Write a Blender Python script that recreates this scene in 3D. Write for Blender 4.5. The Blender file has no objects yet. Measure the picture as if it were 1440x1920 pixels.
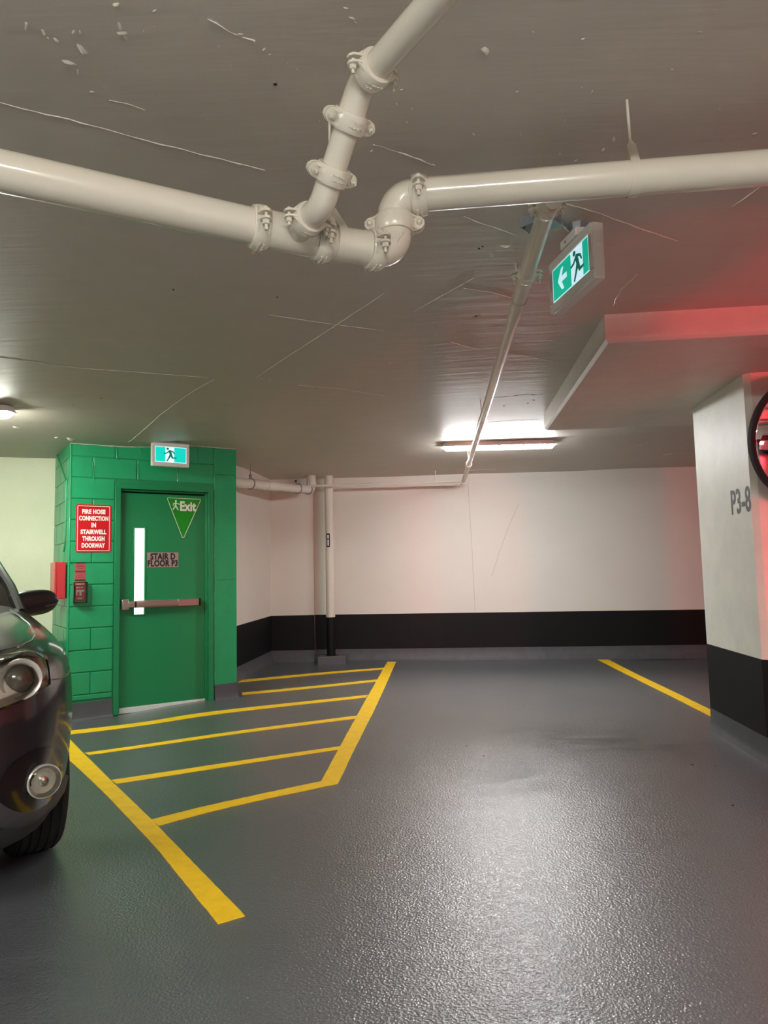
import bpy, bmesh, math, random
from mathutils import Vector, Matrix, noise
random.seed(7)
S = bpy.context.scene
COL = S.collection
PI = math.pi
V = Vector

# ------------------------------------------------------------------ camera, world, exposure
F, PITCH, ROLL, EYE = 1310.0, 0.0873, -0.022, 1.2340
FW = V((0, math.cos(PITCH), math.sin(PITCH)))
U0 = V((0, -math.sin(PITCH), math.cos(PITCH)))
RX = V((1, 0, 0)) * math.cos(ROLL) + U0 * math.sin(ROLL)
UP = -V((1, 0, 0)) * math.sin(ROLL) + U0 * math.cos(ROLL)
CAM = V((0, 0, EYE))
cd = bpy.data.cameras.new('camera')
cam = bpy.data.objects.new('camera', cd)
COL.objects.link(cam)
cd.sensor_fit = 'VERTICAL'
cd.sensor_height = 36.0
cd.sensor_width = 27.0
cd.lens = F / 1920 * 36.0
cd.clip_start = 0.05
M = Matrix((RX, UP, -FW)).transposed().to_4x4()
M.translation = CAM
cam.matrix_world = M
S.camera = cam
w = bpy.data.worlds.new('world')
S.world = w
w.use_nodes = True
w.node_tree.nodes['Background'].inputs[0].default_value = (1, .96, .9, 1)
w.node_tree.nodes['Background'].inputs[1].default_value = 0.03
S.view_settings.view_transform = 'Standard'
S.view_settings.look = 'None'
S.view_settings.exposure = 0.0
S.view_settings.gamma = 1
S.view_settings.use_curve_mapping = False
LAMP = dict(far=185.0, left=160.0, back=200.0, back2=310.0, red=500.0)


def ray(px, py):
    return FW + RX * ((px - 720) / F) + UP * ((960 - py) / F)


def atw(px, py, w_):
    return CAM + ray(px, py) * w_


def atz(px, py, z):
    r = ray(px, py)
    return CAM + r * ((z - EYE) / r.z)


def atY(px, py, Y):
    r = ray(px, py)
    return CAM + r * (Y / r.y)


def onp(px, py, A, B):
    n = V((-(B[1] - A[1]), B[0] - A[0], 0))
    r = ray(px, py)
    return CAM + r * (n.dot(V((A[0], A[1], 0)) - CAM) / n.dot(r))


# gently uneven slab surfaces (drainage falls), given by spot heights
FL = [(-2.9, 6.42, -.036), (-1.55, 7.28, .004), (-1.6, 9.9, .036), (-.74, 9.9, .034), (1.8, 9.85, .0), (4.4, 9.8, -.033), (2.45, 5.0, 0), (0, 0, 0), (-2, 2.5, -.0),
      (1, 3, 0), (-3, -3, 0), (4, -1, 0), (0, 5.5, 0), (-5, 8, -.02), (-6, 3, 0), (6, 5, 0)]
CE = [(-2.9, 6.42, 2.540 - .035), (-1.55, 7.28, 2.566 + .006), (-3.44, 7.26, 2.53 - .02), (-1.6, 9.9, 2.555 + .04), (-.74, 9.9, 2.573 + .03), (1.8, 9.85, 2.615),
      (4.4, 9.8, 2.677 - .04), (1.25, 3.77, 2.636), (1.46, 6.2, 2.631), (.74, 1.94, 2.62), (0, 0, 2.62), (-2, 2, 2.6), (-5, 6, 2.52), (4, 0, 2.64), (-2, -4, 2.6), (4, 5, 2.66), (-.3, 4.5, 2.60)]


def shep(C_, x, y):
    a = b = 0
    for cx, cy, cz in C_:
        k = 1 / ((x - cx) ** 2 + (y - cy) ** 2 + .08) ** 2
        a += k * cz
        b += k
    return a / b


def zf(x, y): return shep(FL, x, y)
def zc(x, y): return shep(CE, x, y)


def onfloor(px, py):
    z = 0
    for _ in range(6):
        P = atz(px, py, z)
        z = zf(P.x, P.y)
    return P


def onceil(px, py):
    z = 2.6
    for _ in range(6):
        P = atz(px, py, z)
        z = zc(P.x, P.y)
    return P


# ------------------------------------------------------------------ materials
def srgb(r, g, b):
    f = lambda c: c / 12.92 if c <= .04045 else ((c + .055) / 1.055) ** 2.4
    return (f(r / 255), f(g / 255), f(b / 255), 1)


def mat(name, col, rough=.5, metal=0, bump=0, bscale=60, var=0, vscale=3, emit=0, ecol=None, coat=0, spec=.5, bdist=.002, alpha=None, trans=0, speck=None, streak=None):
    m = bpy.data.materials.new(name)
    m.use_nodes = True
    N = m.node_tree.nodes
    Lk = m.node_tree.links
    B = N['Principled BSDF']
    B.inputs['Base Color'].default_value = col
    B.inputs['Roughness'].default_value = rough
    B.inputs['Metallic'].default_value = metal
    B.inputs['Coat Weight'].default_value = coat
    B.inputs['Coat Roughness'].default_value = .08
    B.inputs['Specular IOR Level'].default_value = spec
    B.inputs['Transmission Weight'].default_value = trans
    if emit:
        B.inputs['Emission Color'].default_value = ecol or col
        B.inputs['Emission Strength'].default_value = emit
    tc = N.new('ShaderNodeTexCoord')
    geo = N.new('ShaderNodeNewGeometry')
    last = None
    if var:
        n = N.new('ShaderNodeTexNoise')
        n.inputs['Scale'].default_value = vscale
        n.inputs['Detail'].default_value = 8
        n.inputs['Roughness'].default_value = .6
        Lk.new(geo.outputs['Position'], n.inputs['Vector'])
        mr = N.new('ShaderNodeMapRange')
        mr.inputs['From Min'].default_value = .3
        mr.inputs['From Max'].default_value = .7
        mr.inputs['To Min'].default_value = 1 - var
        mr.inputs['To Max'].default_value = 1 + var
        Lk.new(n.outputs['Fac'], mr.inputs['Value'])
        mx = N.new('ShaderNodeVectorMath')
        mx.operation = 'SCALE'
        mx.inputs[0].default_value = col[:3]
        Lk.new(mr.outputs[0], mx.inputs['Scale'])
        last = mx.outputs[0]
    if speck:  # small dark pin holes: (scale, threshold, colour)
        vo = N.new('ShaderNodeTexVoronoi')
        vo.inputs['Scale'].default_value = speck[0]
        Lk.new(geo.outputs['Position'], vo.inputs['Vector'])
        n2 = N.new('ShaderNodeTexNoise')
        n2.inputs['Scale'].default_value = 3
        Lk.new(geo.outputs['Position'], n2.inputs['Vector'])
        mm = N.new('ShaderNodeMath')
        mm.operation = 'MULTIPLY'
        mm.inputs[1].default_value = speck[1] * 2
        Lk.new(n2.outputs['Fac'], mm.inputs[0])
        lt = N.new('ShaderNodeMath')
        lt.operation = 'LESS_THAN'
        Lk.new(vo.outputs['Distance'], lt.inputs[0])
        Lk.new(mm.outputs[0], lt.inputs[1])
        mix = N.new('ShaderNodeMix')
        mix.data_type = 'RGBA'
        Lk.new(lt.outputs[0], mix.inputs['Factor'])
        if last: Lk.new(last, mix.inputs['A'])
        else: mix.inputs['A'].default_value = col
        mix.inputs['B'].default_value = speck[2]
        last = mix.outputs['Result']
    if last: Lk.new(last, B.inputs['Base Color'])
    if bump:
        n = N.new('ShaderNodeTexNoise')
        n.inputs['Scale'].default_value = bscale
        n.inputs['Detail'].default_value = 4
        src = geo.outputs['Position']
        if streak:
            mp = N.new('ShaderNodeMapping')
            mp.inputs['Scale'].default_value = streak
            Lk.new(src, mp.inputs['Vector'])
            src = mp.outputs[0]
        Lk.new(src, n.inputs['Vector'])
        b = N.new('ShaderNodeBump')
        b.inputs['Strength'].default_value = bump
        b.inputs['Distance'].default_value = bdist
        Lk.new(n.outputs['Fac'], b.inputs['Height'])
        Lk.new(b.outputs[0], B.inputs['Normal'])
    return m


MT = {}
MT['ceiling'] = mat('ceiling_paint', srgb(198, 190, 178), .5, bump=.22, bscale=1.0, bdist=.014, var=.03, vscale=6, streak=(2.0, 16, 4))
MT['wall'] = mat('wall_white_paint', srgb(228, 222, 212), .55, bump=.25, bscale=25, var=.02, vscale=2, bdist=.003)
MT['wall_left'] = mat('old_white_concrete', srgb(226, 228, 200), .6, bump=.2, bscale=30, var=.03, speck=(28, .05, srgb(120, 118, 95)))
MT['pillar'] = mat('pillar_concrete_paint', srgb(232, 232, 220), .5, bump=.3, bscale=18, var=.06, vscale=5, speck=(34, .045, srgb(120, 118, 108)), bdist=.003)
MT['black'] = mat('black_band_paint', srgb(17, 18, 19), .6, bump=.2, bscale=30, var=.1, spec=.25)
MT['base'] = mat('grey_base_coating', srgb(80, 81, 85), .6, bump=.5, bscale=60, var=.12, vscale=8)
MT['pipe'] = mat('cream_pipe_paint', srgb(218, 211, 194), .26, bump=.35, bscale=90, bdist=.0005, var=.02, coat=.5)
MT['pipe_far'] = mat('cream_pipe_paint_plain', srgb(226, 221, 208), .4)
MT['green'] = mat('green_block_paint', srgb(30, 158, 104), .36, bump=.6, bscale=110, bdist=.0009, var=.05, vscale=9, coat=.15)
MT['green_door'] = mat('green_door_paint', srgb(16, 134, 84), .4, bump=.05, bscale=40, coat=.1)
MT['mortar'] = mat('green_painted_joint', srgb(24, 134, 86), .4, bump=.5, bscale=120)
MT['rubber'] = mat('black_rubber', srgb(24, 24, 25), .75, bump=.4, bscale=200)
MT['plastic_white'] = mat('white_plastic', srgb(226, 220, 212), .4)
MT['steel'] = mat('satin_steel', srgb(190, 180, 172), .32, metal=.85)
MT['galv'] = mat('galvanised_steel', srgb(150, 156, 160), .45, metal=.6, var=.1, vscale=20)
MT['red'] = mat('red_sign_red', srgb(205, 12, 22), .35)
MT['red_box'] = mat('red_enamel', srgb(200, 40, 48), .35, coat=.3)
MT['white'] = mat('white_lettering', srgb(245, 243, 238), .45)
MT['blackink'] = mat('black_lettering', srgb(26, 26, 28), .5)
MT['greyink'] = mat('stencil_grey_lettering', srgb(70, 72, 74), .6)
MT['plate'] = mat('brushed_plate', srgb(186, 160, 156), .4, metal=.3)
MT['exitgreen'] = mat('bright_green_sign', srgb(0, 148, 30), .4)
MT['glow'] = mat('photoluminescent_edge', srgb(225, 240, 205), .4)
MT['yellow'] = mat('yellow_line_paint', srgb(252, 206, 18), .42, bump=.8, bscale=170, bdist=.0008, var=.10, vscale=14)
MT['car'] = mat('charcoal_car_paint', srgb(34, 36, 38), .32, metal=.3, coat=.7)
MT['car_silver'] = mat('silver_car_paint', srgb(190, 190, 192), .3, metal=.4, coat=1)
MT['cladding'] = mat('dark_grey_bumper_plastic', srgb(44, 44, 46), .6, bump=.2, bscale=300)
MT['trimgrey'] = mat('grey_bumper_trim', srgb(60, 60, 62), .55)
MT['gloss_black'] = mat('gloss_black_plastic', srgb(14, 14, 15), .18, coat=.5)
MT['satin_black'] = mat('satin_black_plastic', srgb(30, 30, 31), .36, coat=.2)
MT['glass_dark'] = mat('tinted_car_glass', srgb(18, 20, 22), .06, coat=1)
MT['chrome'] = mat('chrome', srgb(225, 222, 218), .12, metal=1, bump=.15, bscale=30, bdist=.003)
MT['lamp_silver'] = mat('headlight_reflector', srgb(205, 198, 184), .3, metal=.15, bump=.5, bscale=22, bdist=.006)
MT['amber'] = mat('amber_side_reflector', srgb(190, 110, 62), .3)
MT['projector'] = mat('projector_lens', srgb(92, 88, 80), .15, metal=.1, coat=1)
MT['lamp_chrome'] = mat('bright_lamp_ring', srgb(205, 200, 190), .25, metal=.45, bump=.2, bscale=40, bdist=.003)
MT['bollard'] = mat('grey_concrete_curb', srgb(96, 96, 98), .7, bump=.5, bscale=50)
MT['mirror'] = mat('mirror_face', srgb(240, 240, 240), .015, metal=1)
MT['white_emit'] = mat('lit_stairwell_glass', (1, 1, 1, 1), .4, emit=1.6, ecol=(1, 1, .96, 1))
MT['sill'] = mat('sill_painted_gap_light', srgb(226, 232, 226), .4)
MT['lens_far'] = mat('lit_lens_far', (1, 1, 1, 1), .4, emit=LAMP['far'], ecol=(.98, .98, .985, 1))
MT['lens_left'] = mat('lit_lens_left', (1, 1, 1, 1), .4, emit=LAMP['left'], ecol=(.96, 1, .87, 1))
MT['lens_back'] = mat('lit_lens_back', (1, 1, 1, 1), .4, emit=LAMP['back'], ecol=(1, .975, .91, 1))
MT['lens_back2'] = mat('lit_lens_added_back', (1, 1, 1, 1), .4, emit=LAMP['back2'], ecol=(1, .975, .94, 1))
MT['tail'] = mat('lit_tail_lamp', (1, .05, .06, 1), .4, emit=LAMP['red'], ecol=(1, .06, .085, 1))
MT['pict_white'] = mat('lit_pictogram_white', (.8, .9, 1, 1), .4, emit=.78, ecol=(.62, .88, 1, 1))
MT['pict_green'] = mat('lit_pictogram_green', (0, .5, .35, 1), .4, emit=.42, ecol=(.0, .78, .50, 1))
MT['pict_man'] = mat('pictogram_figure_green', (0, .2, .13, 1), .4, emit=.10, ecol=(.0, .75, .5, 1))
MT['pict_green2'] = mat('lit_pictogram_teal', (0, .5, .45, 1), .4, emit=.62, ecol=(.0, .82, .68, 1))
MT['dark'] = mat('dark_hole', srgb(30, 26, 24), .8)
MT['seam'] = mat('ceiling_paint_ridge', srgb(216, 208, 196), .3)
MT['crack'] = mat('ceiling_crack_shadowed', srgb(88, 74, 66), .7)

# clear plastic
m = bpy.data.materials.new('clear_plastic')
m.use_nodes = True
N = m.node_tree.nodes
Lk = m.node_tree.links
tr = N.new('ShaderNodeBsdfTransparent')
tr.inputs[0].default_value = (.92, .93, .9, 1)
gl = N.new('ShaderNodeBsdfGlossy')
gl.inputs['Roughness'].default_value = .05
fr = N.new('ShaderNodeFresnel')
fr.inputs[0].default_value = 1.5
ms = N.new('ShaderNodeMixShader')
Lk.new(fr.outputs[0], ms.inputs[0])
Lk.new(tr.outputs[0], ms.inputs[1])
Lk.new(gl.outputs[0], ms.inputs[2])
Lk.new(ms.outputs[0], N['Material Output'].inputs[0])
MT['clear'] = m


def floor_mat():
    m = bpy.data.materials.new('grey_traffic_coating')
    m.use_nodes = True
    N = m.node_tree.nodes
    Lk = m.node_tree.links
    B = N['Principled BSDF']
    geo = N.new('ShaderNodeNewGeometry')
    pos = geo.outputs['Position']

    def nz(scale, det, rough=.55):
        n = N.new('ShaderNodeTexNoise')
        n.inputs['Scale'].default_value = scale
        n.inputs['Detail'].default_value = det
        n.inputs['Roughness'].default_value = rough
        Lk.new(pos, n.inputs['Vector'])
        return n.outputs['Fac']

    def mrange(src, a, b, c, d):
        r = N.new('ShaderNodeMapRange')
        for i, v in zip(('From Min', 'From Max', 'To Min', 'To Max'), (a, b, c, d)): r.inputs[i].default_value = v
        Lk.new(src, r.inputs['Value'])
        return r.outputs[0]

    def math_(op, a, b):
        r = N.new('ShaderNodeMath')
        r.operation = op
        for i, v in enumerate((a, b)):
            if isinstance(v, (int, float)): r.inputs[i].default_value = v
            else: Lk.new(v, r.inputs[i])
        return r.outputs[0]
    large = mrange(nz(.9, 3), .3, .7, .9, 1.1)
    grain = mrange(nz(160, 2), .3, .7, .75, 1.25)
    # rubbed and scuffed patches in the bay: soft-edged, broken up by stretched noise
    mpn = N.new('ShaderNodeMapping')
    mpn.inputs['Scale'].default_value = (2.2, 7.0, 1)
    mpn.inputs['Rotation'].default_value = (0, 0, .15)
    Lk.new(pos, mpn.inputs['Vector'])
    sn = N.new('ShaderNodeTexNoise')
    sn.inputs['Scale'].default_value = 1.5
    sn.inputs['Detail'].default_value = 5
    Lk.new(mpn.outputs[0], sn.inputs['Vector'])
    scuff = None
    for (cx, cy, rad, amt) in ((1.35, 5.2, .75, .75), (.85, 4.35, .55, .7), (1.9, 4.9, .5, .45), (2.3, 3.6, .6, .35), (-.2, 4.9, .5, .2), (-1.3, 2.2, .5, .25)):
        d = N.new('ShaderNodeVectorMath')
        d.operation = 'DISTANCE'
        Lk.new(pos, d.inputs[0])
        d.inputs[1].default_value = (cx, cy, 0)
        mk = math_('MULTIPLY', mrange(d.outputs['Value'], .05, rad, amt, 0.0), mrange(sn.outputs['Fac'], .38, .56, 0, 1))
        f_ = math_('SUBTRACT', 1.0, mk)
        scuff = f_ if scuff is None else math_('MULTIPLY', scuff, f_)
    tot = math_('MULTIPLY', math_('MULTIPLY', large, grain), scuff)
    vm = N.new('ShaderNodeVectorMath')
    vm.operation = 'SCALE'
    vm.inputs[0].default_value = srgb(90, 94, 97)[:3]
    Lk.new(tot, vm.inputs['Scale'])
    Lk.new(vm.outputs[0], B.inputs['Base Color'])
    B.inputs['Roughness'].default_value = .3
    Lk.new(mrange(scuff, .3, 1, .2, .85), B.inputs['Coat Weight'])
    B.inputs['Coat Weight'].default_value = .55
    B.inputs['Coat IOR'].default_value = 1.7
    B.inputs['Coat Roughness'].default_value = .15
    # aggregate relief
    h1 = nz(125, 3)
    vo = N.new('ShaderNodeTexVoronoi')
    vo.inputs['Scale'].default_value = 105
    Lk.new(pos, vo.inputs['Vector'])
    h = math_('ADD', h1, math_('MULTIPLY', vo.outputs['Distance'], .7))
    b = N.new('ShaderNodeBump')
    b.inputs['Strength'].default_value = .75
    b.inputs['Distance'].default_value = .0027
    Lk.new(h, b.inputs['Height'])
    Lk.new(b.outputs[0], B.inputs['Normal'])
    Lk.new(b.outputs[0], B.inputs['Coat Normal'])
    return m


MT['floor'] = floor_mat()


# ------------------------------------------------------------------ mesh builder
class MB:
    def __init__(s):
        s.v = []
        s.f = []

    def add(s, vs, fs):
        o = len(s.v)
        s.v += [V(a) for a in vs]
        s.f += [[i + o for i in f] for f in fs]
        return s

    def box(s, c, size, fr=None):  # fr: 3 axis vectors
        X, Y, Z = fr or (V((1, 0, 0)), V((0, 1, 0)), V((0, 0, 1)))
        c = V(c)
        a, b, d = size[0] / 2, size[1] / 2, size[2] / 2
        vs = [c + X * (a * i) + Y * (b * j) + Z * (d * k) for i in (-1, 1) for j in (-1, 1) for k in (-1, 1)]
        s.add(vs, [(0, 1, 3, 2), (4, 6, 7, 5), (0, 4, 5, 1), (2, 3, 7, 6), (0, 2, 6, 4), (1, 5, 7, 3)])
        return s

    def prism(s, poly, O, X, Y, h):  # polygon in (X,Y) extruded along X×Y by h
        O, X, Y = V(O), V(X), V(Y)
        Z = X.cross(Y).normalized() * h
        n = len(poly)
        vs = [O + X * p[0] + Y * p[1] for p in poly]
        vs += [a + Z for a in vs]
        s.add(vs, [list(range(n))[::-1], list(range(n, 2 * n))] + [(i, (i + 1) % n, n + (i + 1) % n, n + i) for i in range(n)])
        return s

    def tube(s, pts, r, seg=16, cap=True):
        pts = [V(p) for p in pts]
        n = len(pts)
        rs = r if isinstance(r, (list, tuple)) else [r] * n
        T = []
        for i in range(n):
            a = pts[max(0, i - 1)]
            b = pts[min(n - 1, i + 1)]
            T.append((b - a).normalized())
        up = V((0, 0, 1)) if abs(T[0].z) < .9 else V((1, 0, 0))
        X = T[0].cross(up).normalized()
        vs = []
        for i in range(n):
            X = (X - T[i] * X.dot(T[i])).normalized()
            Y = T[i].cross(X)
            vs += [pts[i] + (X * math.cos(2 * PI * k / seg) + Y * math.sin(2 * PI * k / seg)) * rs[i] for k in range(seg)]
        fs = [(i * seg + k, i * seg + (k + 1) % seg, (i + 1) * seg + (k + 1) % seg, (i + 1) * seg + k) for i in range(n - 1) for k in range(seg)]
        if cap: fs += [list(range(seg))[::-1], [(n - 1) * seg + k for k in range(seg)]]
        s.add(vs, fs)
        return s

    def lathe(s, prof, O, A, seg=24, closed=False):  # prof: (axial, radius)
        O, A = V(O), V(A).normalized()
        up = V((0, 0, 1)) if abs(A.z) < .9 else V((1, 0, 0))
        X = A.cross(up).normalized()
        Y = A.cross(X)
        n = len(prof)
        vs = [O + A * a + (X * math.cos(2 * PI * k / seg) + Y * math.sin(2 * PI * k / seg)) * r for a, r in prof for k in range(seg)]
        m_ = n if closed else n - 1
        fs = [(i * seg + k, i * seg + (k + 1) % seg, ((i + 1) % n) * seg + (k + 1) % seg, ((i + 1) % n) * seg + k) for i in range(m_) for k in range(seg)]
        if not closed:
            if prof[0][1] > 1e-6: fs.append(list(range(seg))[::-1])
            if prof[-1][1] > 1e-6: fs.append([(n - 1) * seg + k for k in range(seg)])
        s.add(vs, fs)
        return s

    def grid(s, fn, nu, nv):
        vs = [fn(i / nu, j / nv) for i in range(nu + 1) for j in range(nv + 1)]
        s.add(vs, [(i * (nv + 1) + j, (i + 1) * (nv + 1) + j, (i + 1) * (nv + 1) + j + 1, i * (nv + 1) + j + 1) for i in range(nu) for j in range(nv)])
        return s


def wloc(o):
    p = V((0, 0, 0))
    while o:
        p = p + o.location
        o = o.parent
    return p


def obj(name, mb, m, parent=None, bevel=0, smooth=35, kind=None, label=None, loc=None, solid=0, dbl=False):
    me = bpy.data.meshes.new(name)
    if parent: L0 = V((0, 0, 0)) if loc is None else V(loc) - wloc(parent)
    else: L0 = V(loc) if loc is not None else V((0, 0, 0))
    off = (wloc(parent) if parent else V((0, 0, 0))) + L0
    me.from_pydata([v - off for v in mb.v], [], mb.f)
    bm = bmesh.new()
    bm.from_mesh(me)
    if dbl: bmesh.ops.remove_doubles(bm, verts=bm.verts, dist=1e-5)
    bmesh.ops.recalc_face_normals(bm, faces=bm.faces)
    bm.to_mesh(me)
    bm.free()
    ml = m if isinstance(m, list) else [m]
    for q in ml: me.materials.append(MT[q])
    if smooth:
        me.polygons.foreach_set('use_smooth', [True] * len(me.polygons))
        me.set_sharp_from_angle(angle=math.radians(smooth))
    o = bpy.data.objects.new(name, me)
    COL.objects.link(o)
    o.parent = parent
    o.location = L0
    if solid:
        mo = o.modifiers.new('s', 'SOLIDIFY')
        mo.thickness = solid
        mo.offset = -1
    if bevel:
        mo = o.modifiers.new('b', 'BEVEL')
        mo.width = bevel
        mo.segments = 2
        mo.limit_method = 'ANGLE'
        mo.angle_limit = math.radians(40)
    if kind: o['kind'] = kind
    if label: o['label'] = label
    return o


def tag(o, label, cat, group=None):
    o['label'] = label
    o['category'] = cat
    if group: o['group'] = group
    return o


def thing(name, label, cat, loc, group=None):
    o = bpy.data.objects.new(name, None)
    COL.objects.link(o)
    o.location = loc
    o.empty_display_size = .1
    return tag(o, label, cat, group)


def struct(name, mb, m, **k):
    return obj(name, mb, m, kind='structure', **k)


def empty_struct(name, loc=(0, 0, 0)):
    o = bpy.data.objects.new(name, None)
    COL.objects.link(o)
    o.location = loc
    o['kind'] = 'structure'
    return o


def text_mb(txt, height, cx, cy, O, X, Y, depth=.002, xs=.72, bold=.0, maxw=None):
    """letters as thin solids, centred on (cx, cy) in the frame O, X, Y; cap height = height"""
    cu = bpy.data.curves.new('t', 'FONT')
    cu.body = txt
    cu.size = 1
    cu.offset = bold
    cu.space_character = 1 + bold * 1.2
    cu.resolution_u = 3
    to = bpy.data.objects.new('t', cu)
    COL.objects.link(to)
    dg = bpy.context.evaluated_depsgraph_get()
    me = to.evaluated_get(dg).to_mesh()
    vs = [v.co.copy() for v in me.vertices]
    fs = [list(p.vertices) for p in me.polygons]
    to.evaluated_get(dg).to_mesh_clear()
    bpy.data.objects.remove(to)
    x0, x1 = min(v.x for v in vs), max(v.x for v in vs)
    y0, y1 = (0, .70)
    sc = height / (y1 - y0)
    sx = sc * xs
    if maxw: sx = maxw / (x1 - x0)
    X, Y, O = V(X), V(Y), V(O)
    Z = X.cross(Y).normalized()
    f = [O + X * (cx + (v.x - (x0 + x1) / 2) * sx) + Y * (cy + (v.y - (y0 + y1) / 2) * sc) + Z * depth for v in vs]
    mb = MB()
    n = len(f)
    back = [p - Z * (depth * .98) for p in f]
    ed = {}
    for q in fs:
        for i in range(len(q)):
            a, b = q[i], q[(i + 1) % len(q)]
            ed[(a, b)] = 1
    side = [(a, b, b + n, a + n) for (a, b) in ed if (b, a) not in ed]
    mb.add(f + back, fs + side)
    return mb


def capsule(p, q, r0, r1=None, n=8):
    """2-D capsule polygon from p to q"""
    r1 = r0 if r1 is None else r1
    a = math.atan2(q[1] - p[1], q[0] - p[0])
    out = []
    for i in range(n + 1):
        t = a + PI / 2 + PI * i / n
        out.append((p[0] + r0 * math.cos(t), p[1] + r0 * math.sin(t)))
    for i in range(n + 1):
        t = a - PI / 2 + PI * i / n
        out.append((q[0] + r1 * math.cos(t), q[1] + r1 * math.sin(t)))
    return out


def circle(c, r, n=20):
    return [(c[0] + r * math.cos(2 * PI * i / n), c[1] + r * math.sin(2 * PI * i / n)) for i in range(n)]


def rrect(cx, cy, w_, h, r, n=5):
    out = []
    for sx, sy, a0 in ((1, 1, 0), (-1, 1, 90), (-1, -1, 180), (1, -1, 270)):
        for i in range(n + 1):
            a = math.radians(a0 + 90 * i / n)
            out.append((cx + sx * (w_ / 2 - r) + r * math.cos(a), cy + sy * (h / 2 - r) + r * math.sin(a)))
    return out


def rpoly(pts, r, n=5):
    """round the corners of a convex polygon"""
    out = []
    k = len(pts)
    for i in range(k):
        p = V((*pts[i], 0))
        a = (V((*pts[i - 1], 0)) - p).normalized()
        b = (V((*pts[(i + 1) % k], 0)) - p).normalized()
        half = a.angle(b) / 2
        d = r / math.tan(half)
        c = p + (a + b).normalized() * (r / math.sin(half))
        s, e = p + a * d, p + b * d
        for j in range(n + 1):
            t = j / n
            q = s.lerp(e, t)
            q = c + (q - c).normalized() * r
            out.append((q.x, q.y))
    return out


def outline(poly, wd):
    """ring faces between polygon and its inward offset (towards centroid along vertex bisectors)"""
    n = len(poly)
    ins = []
    area = sum(poly[i][0] * poly[(i + 1) % n][1] - poly[(i + 1) % n][0] * poly[i][1] for i in range(n))
    sg = 1 if area > 0 else -1
    for i in range(n):
        a, b, c = V((*poly[i - 1], 0)), V((*poly[i], 0)), V((*poly[(i + 1) % n], 0))
        t = ((b - a).normalized() + (c - b).normalized())
        t = t.normalized() if t.length > 1e-6 else (c - b).normalized()
        nrm = V((-t.y, t.x, 0)) * sg
        q = b + nrm * wd
        ins.append((q.x, q.y))
    return ins


def ring_mb(poly, wd, O, X, Y, h):
    ins = outline(poly, wd)
    n = len(poly)
    O, X, Y = V(O), V(X), V(Y)
    Z = X.cross(Y).normalized() * h
    P = lambda p: O + X * p[0] + Y * p[1]
    a = [P(p) for p in poly]
    b = [P(p) for p in ins]
    vs = a + b + [v + Z for v in a] + [v + Z for v in b]
    fs = []
    for i in range(n):
        j = (i + 1) % n
        fs += [(2 * n + i, 2 * n + j, 3 * n + j, 3 * n + i), (i, j, 2 * n + j, 2 * n + i), (n + i, n + j, 3 * n + j, 3 * n + i)]
    return MB().add(vs, fs)


# ------------------------------------------------------------------ room shell
Z3 = V((0, 0, 1))
XN, XP, YN, YP = -8.0, 7.5, -7.0, 10.6
mb = MB()
mb.grid(lambda u, v: V((XN + (XP - XN) * u, YN + (YP - YN) * v, zf(XN + (XP - XN) * u, YN + (YP - YN) * v))), 90, 100)
o = struct('floor', mb, 'floor')
if o.data.polygons[0].normal.z < 0: o.data.flip_normals()
mo = o.modifiers.new('s', 'SOLIDIFY')
mo.thickness = .2
mo.offset = -1
mb = MB()
def cpt(u, v):
    x, y = XN + (XP - XN) * u, YN + (YP - YN) * v
    return V((x, y, zc(x, y)))
mb.grid(cpt, 90, 100)
o = struct('ceiling', mb, 'ceiling')
mo = o.modifiers.new('s', 'SOLIDIFY')
mo.thickness = .22
mo.offset = 1
# make sure it thickens upwards
if o.data.polygons[0].normal.z > 0: o.data.flip_normals()
mo.offset = -1
CEIL = o

L = V((-2.9018, 6.4152, 0))
R = V((-1.5464, 7.2775, 0))
T = (R - L).normalized()           # along the door face, to the right
NB = V((-T.y, T.x, 0))             # into the stair block
NF = -NB                           # out of the door face, toward the bay
BK = L + NB * .9955
C1 = V((-1.6106, 9.88, 0))
F2 = V((4.3956, 9.7813, 0))
WD = (F2 - V((-.7378, 9.9097, 0))).normalized()
WN = V((WD.y, -WD.x, 0))           # out of the far wall toward the camera
BAND, GREY = .638, .155


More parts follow.
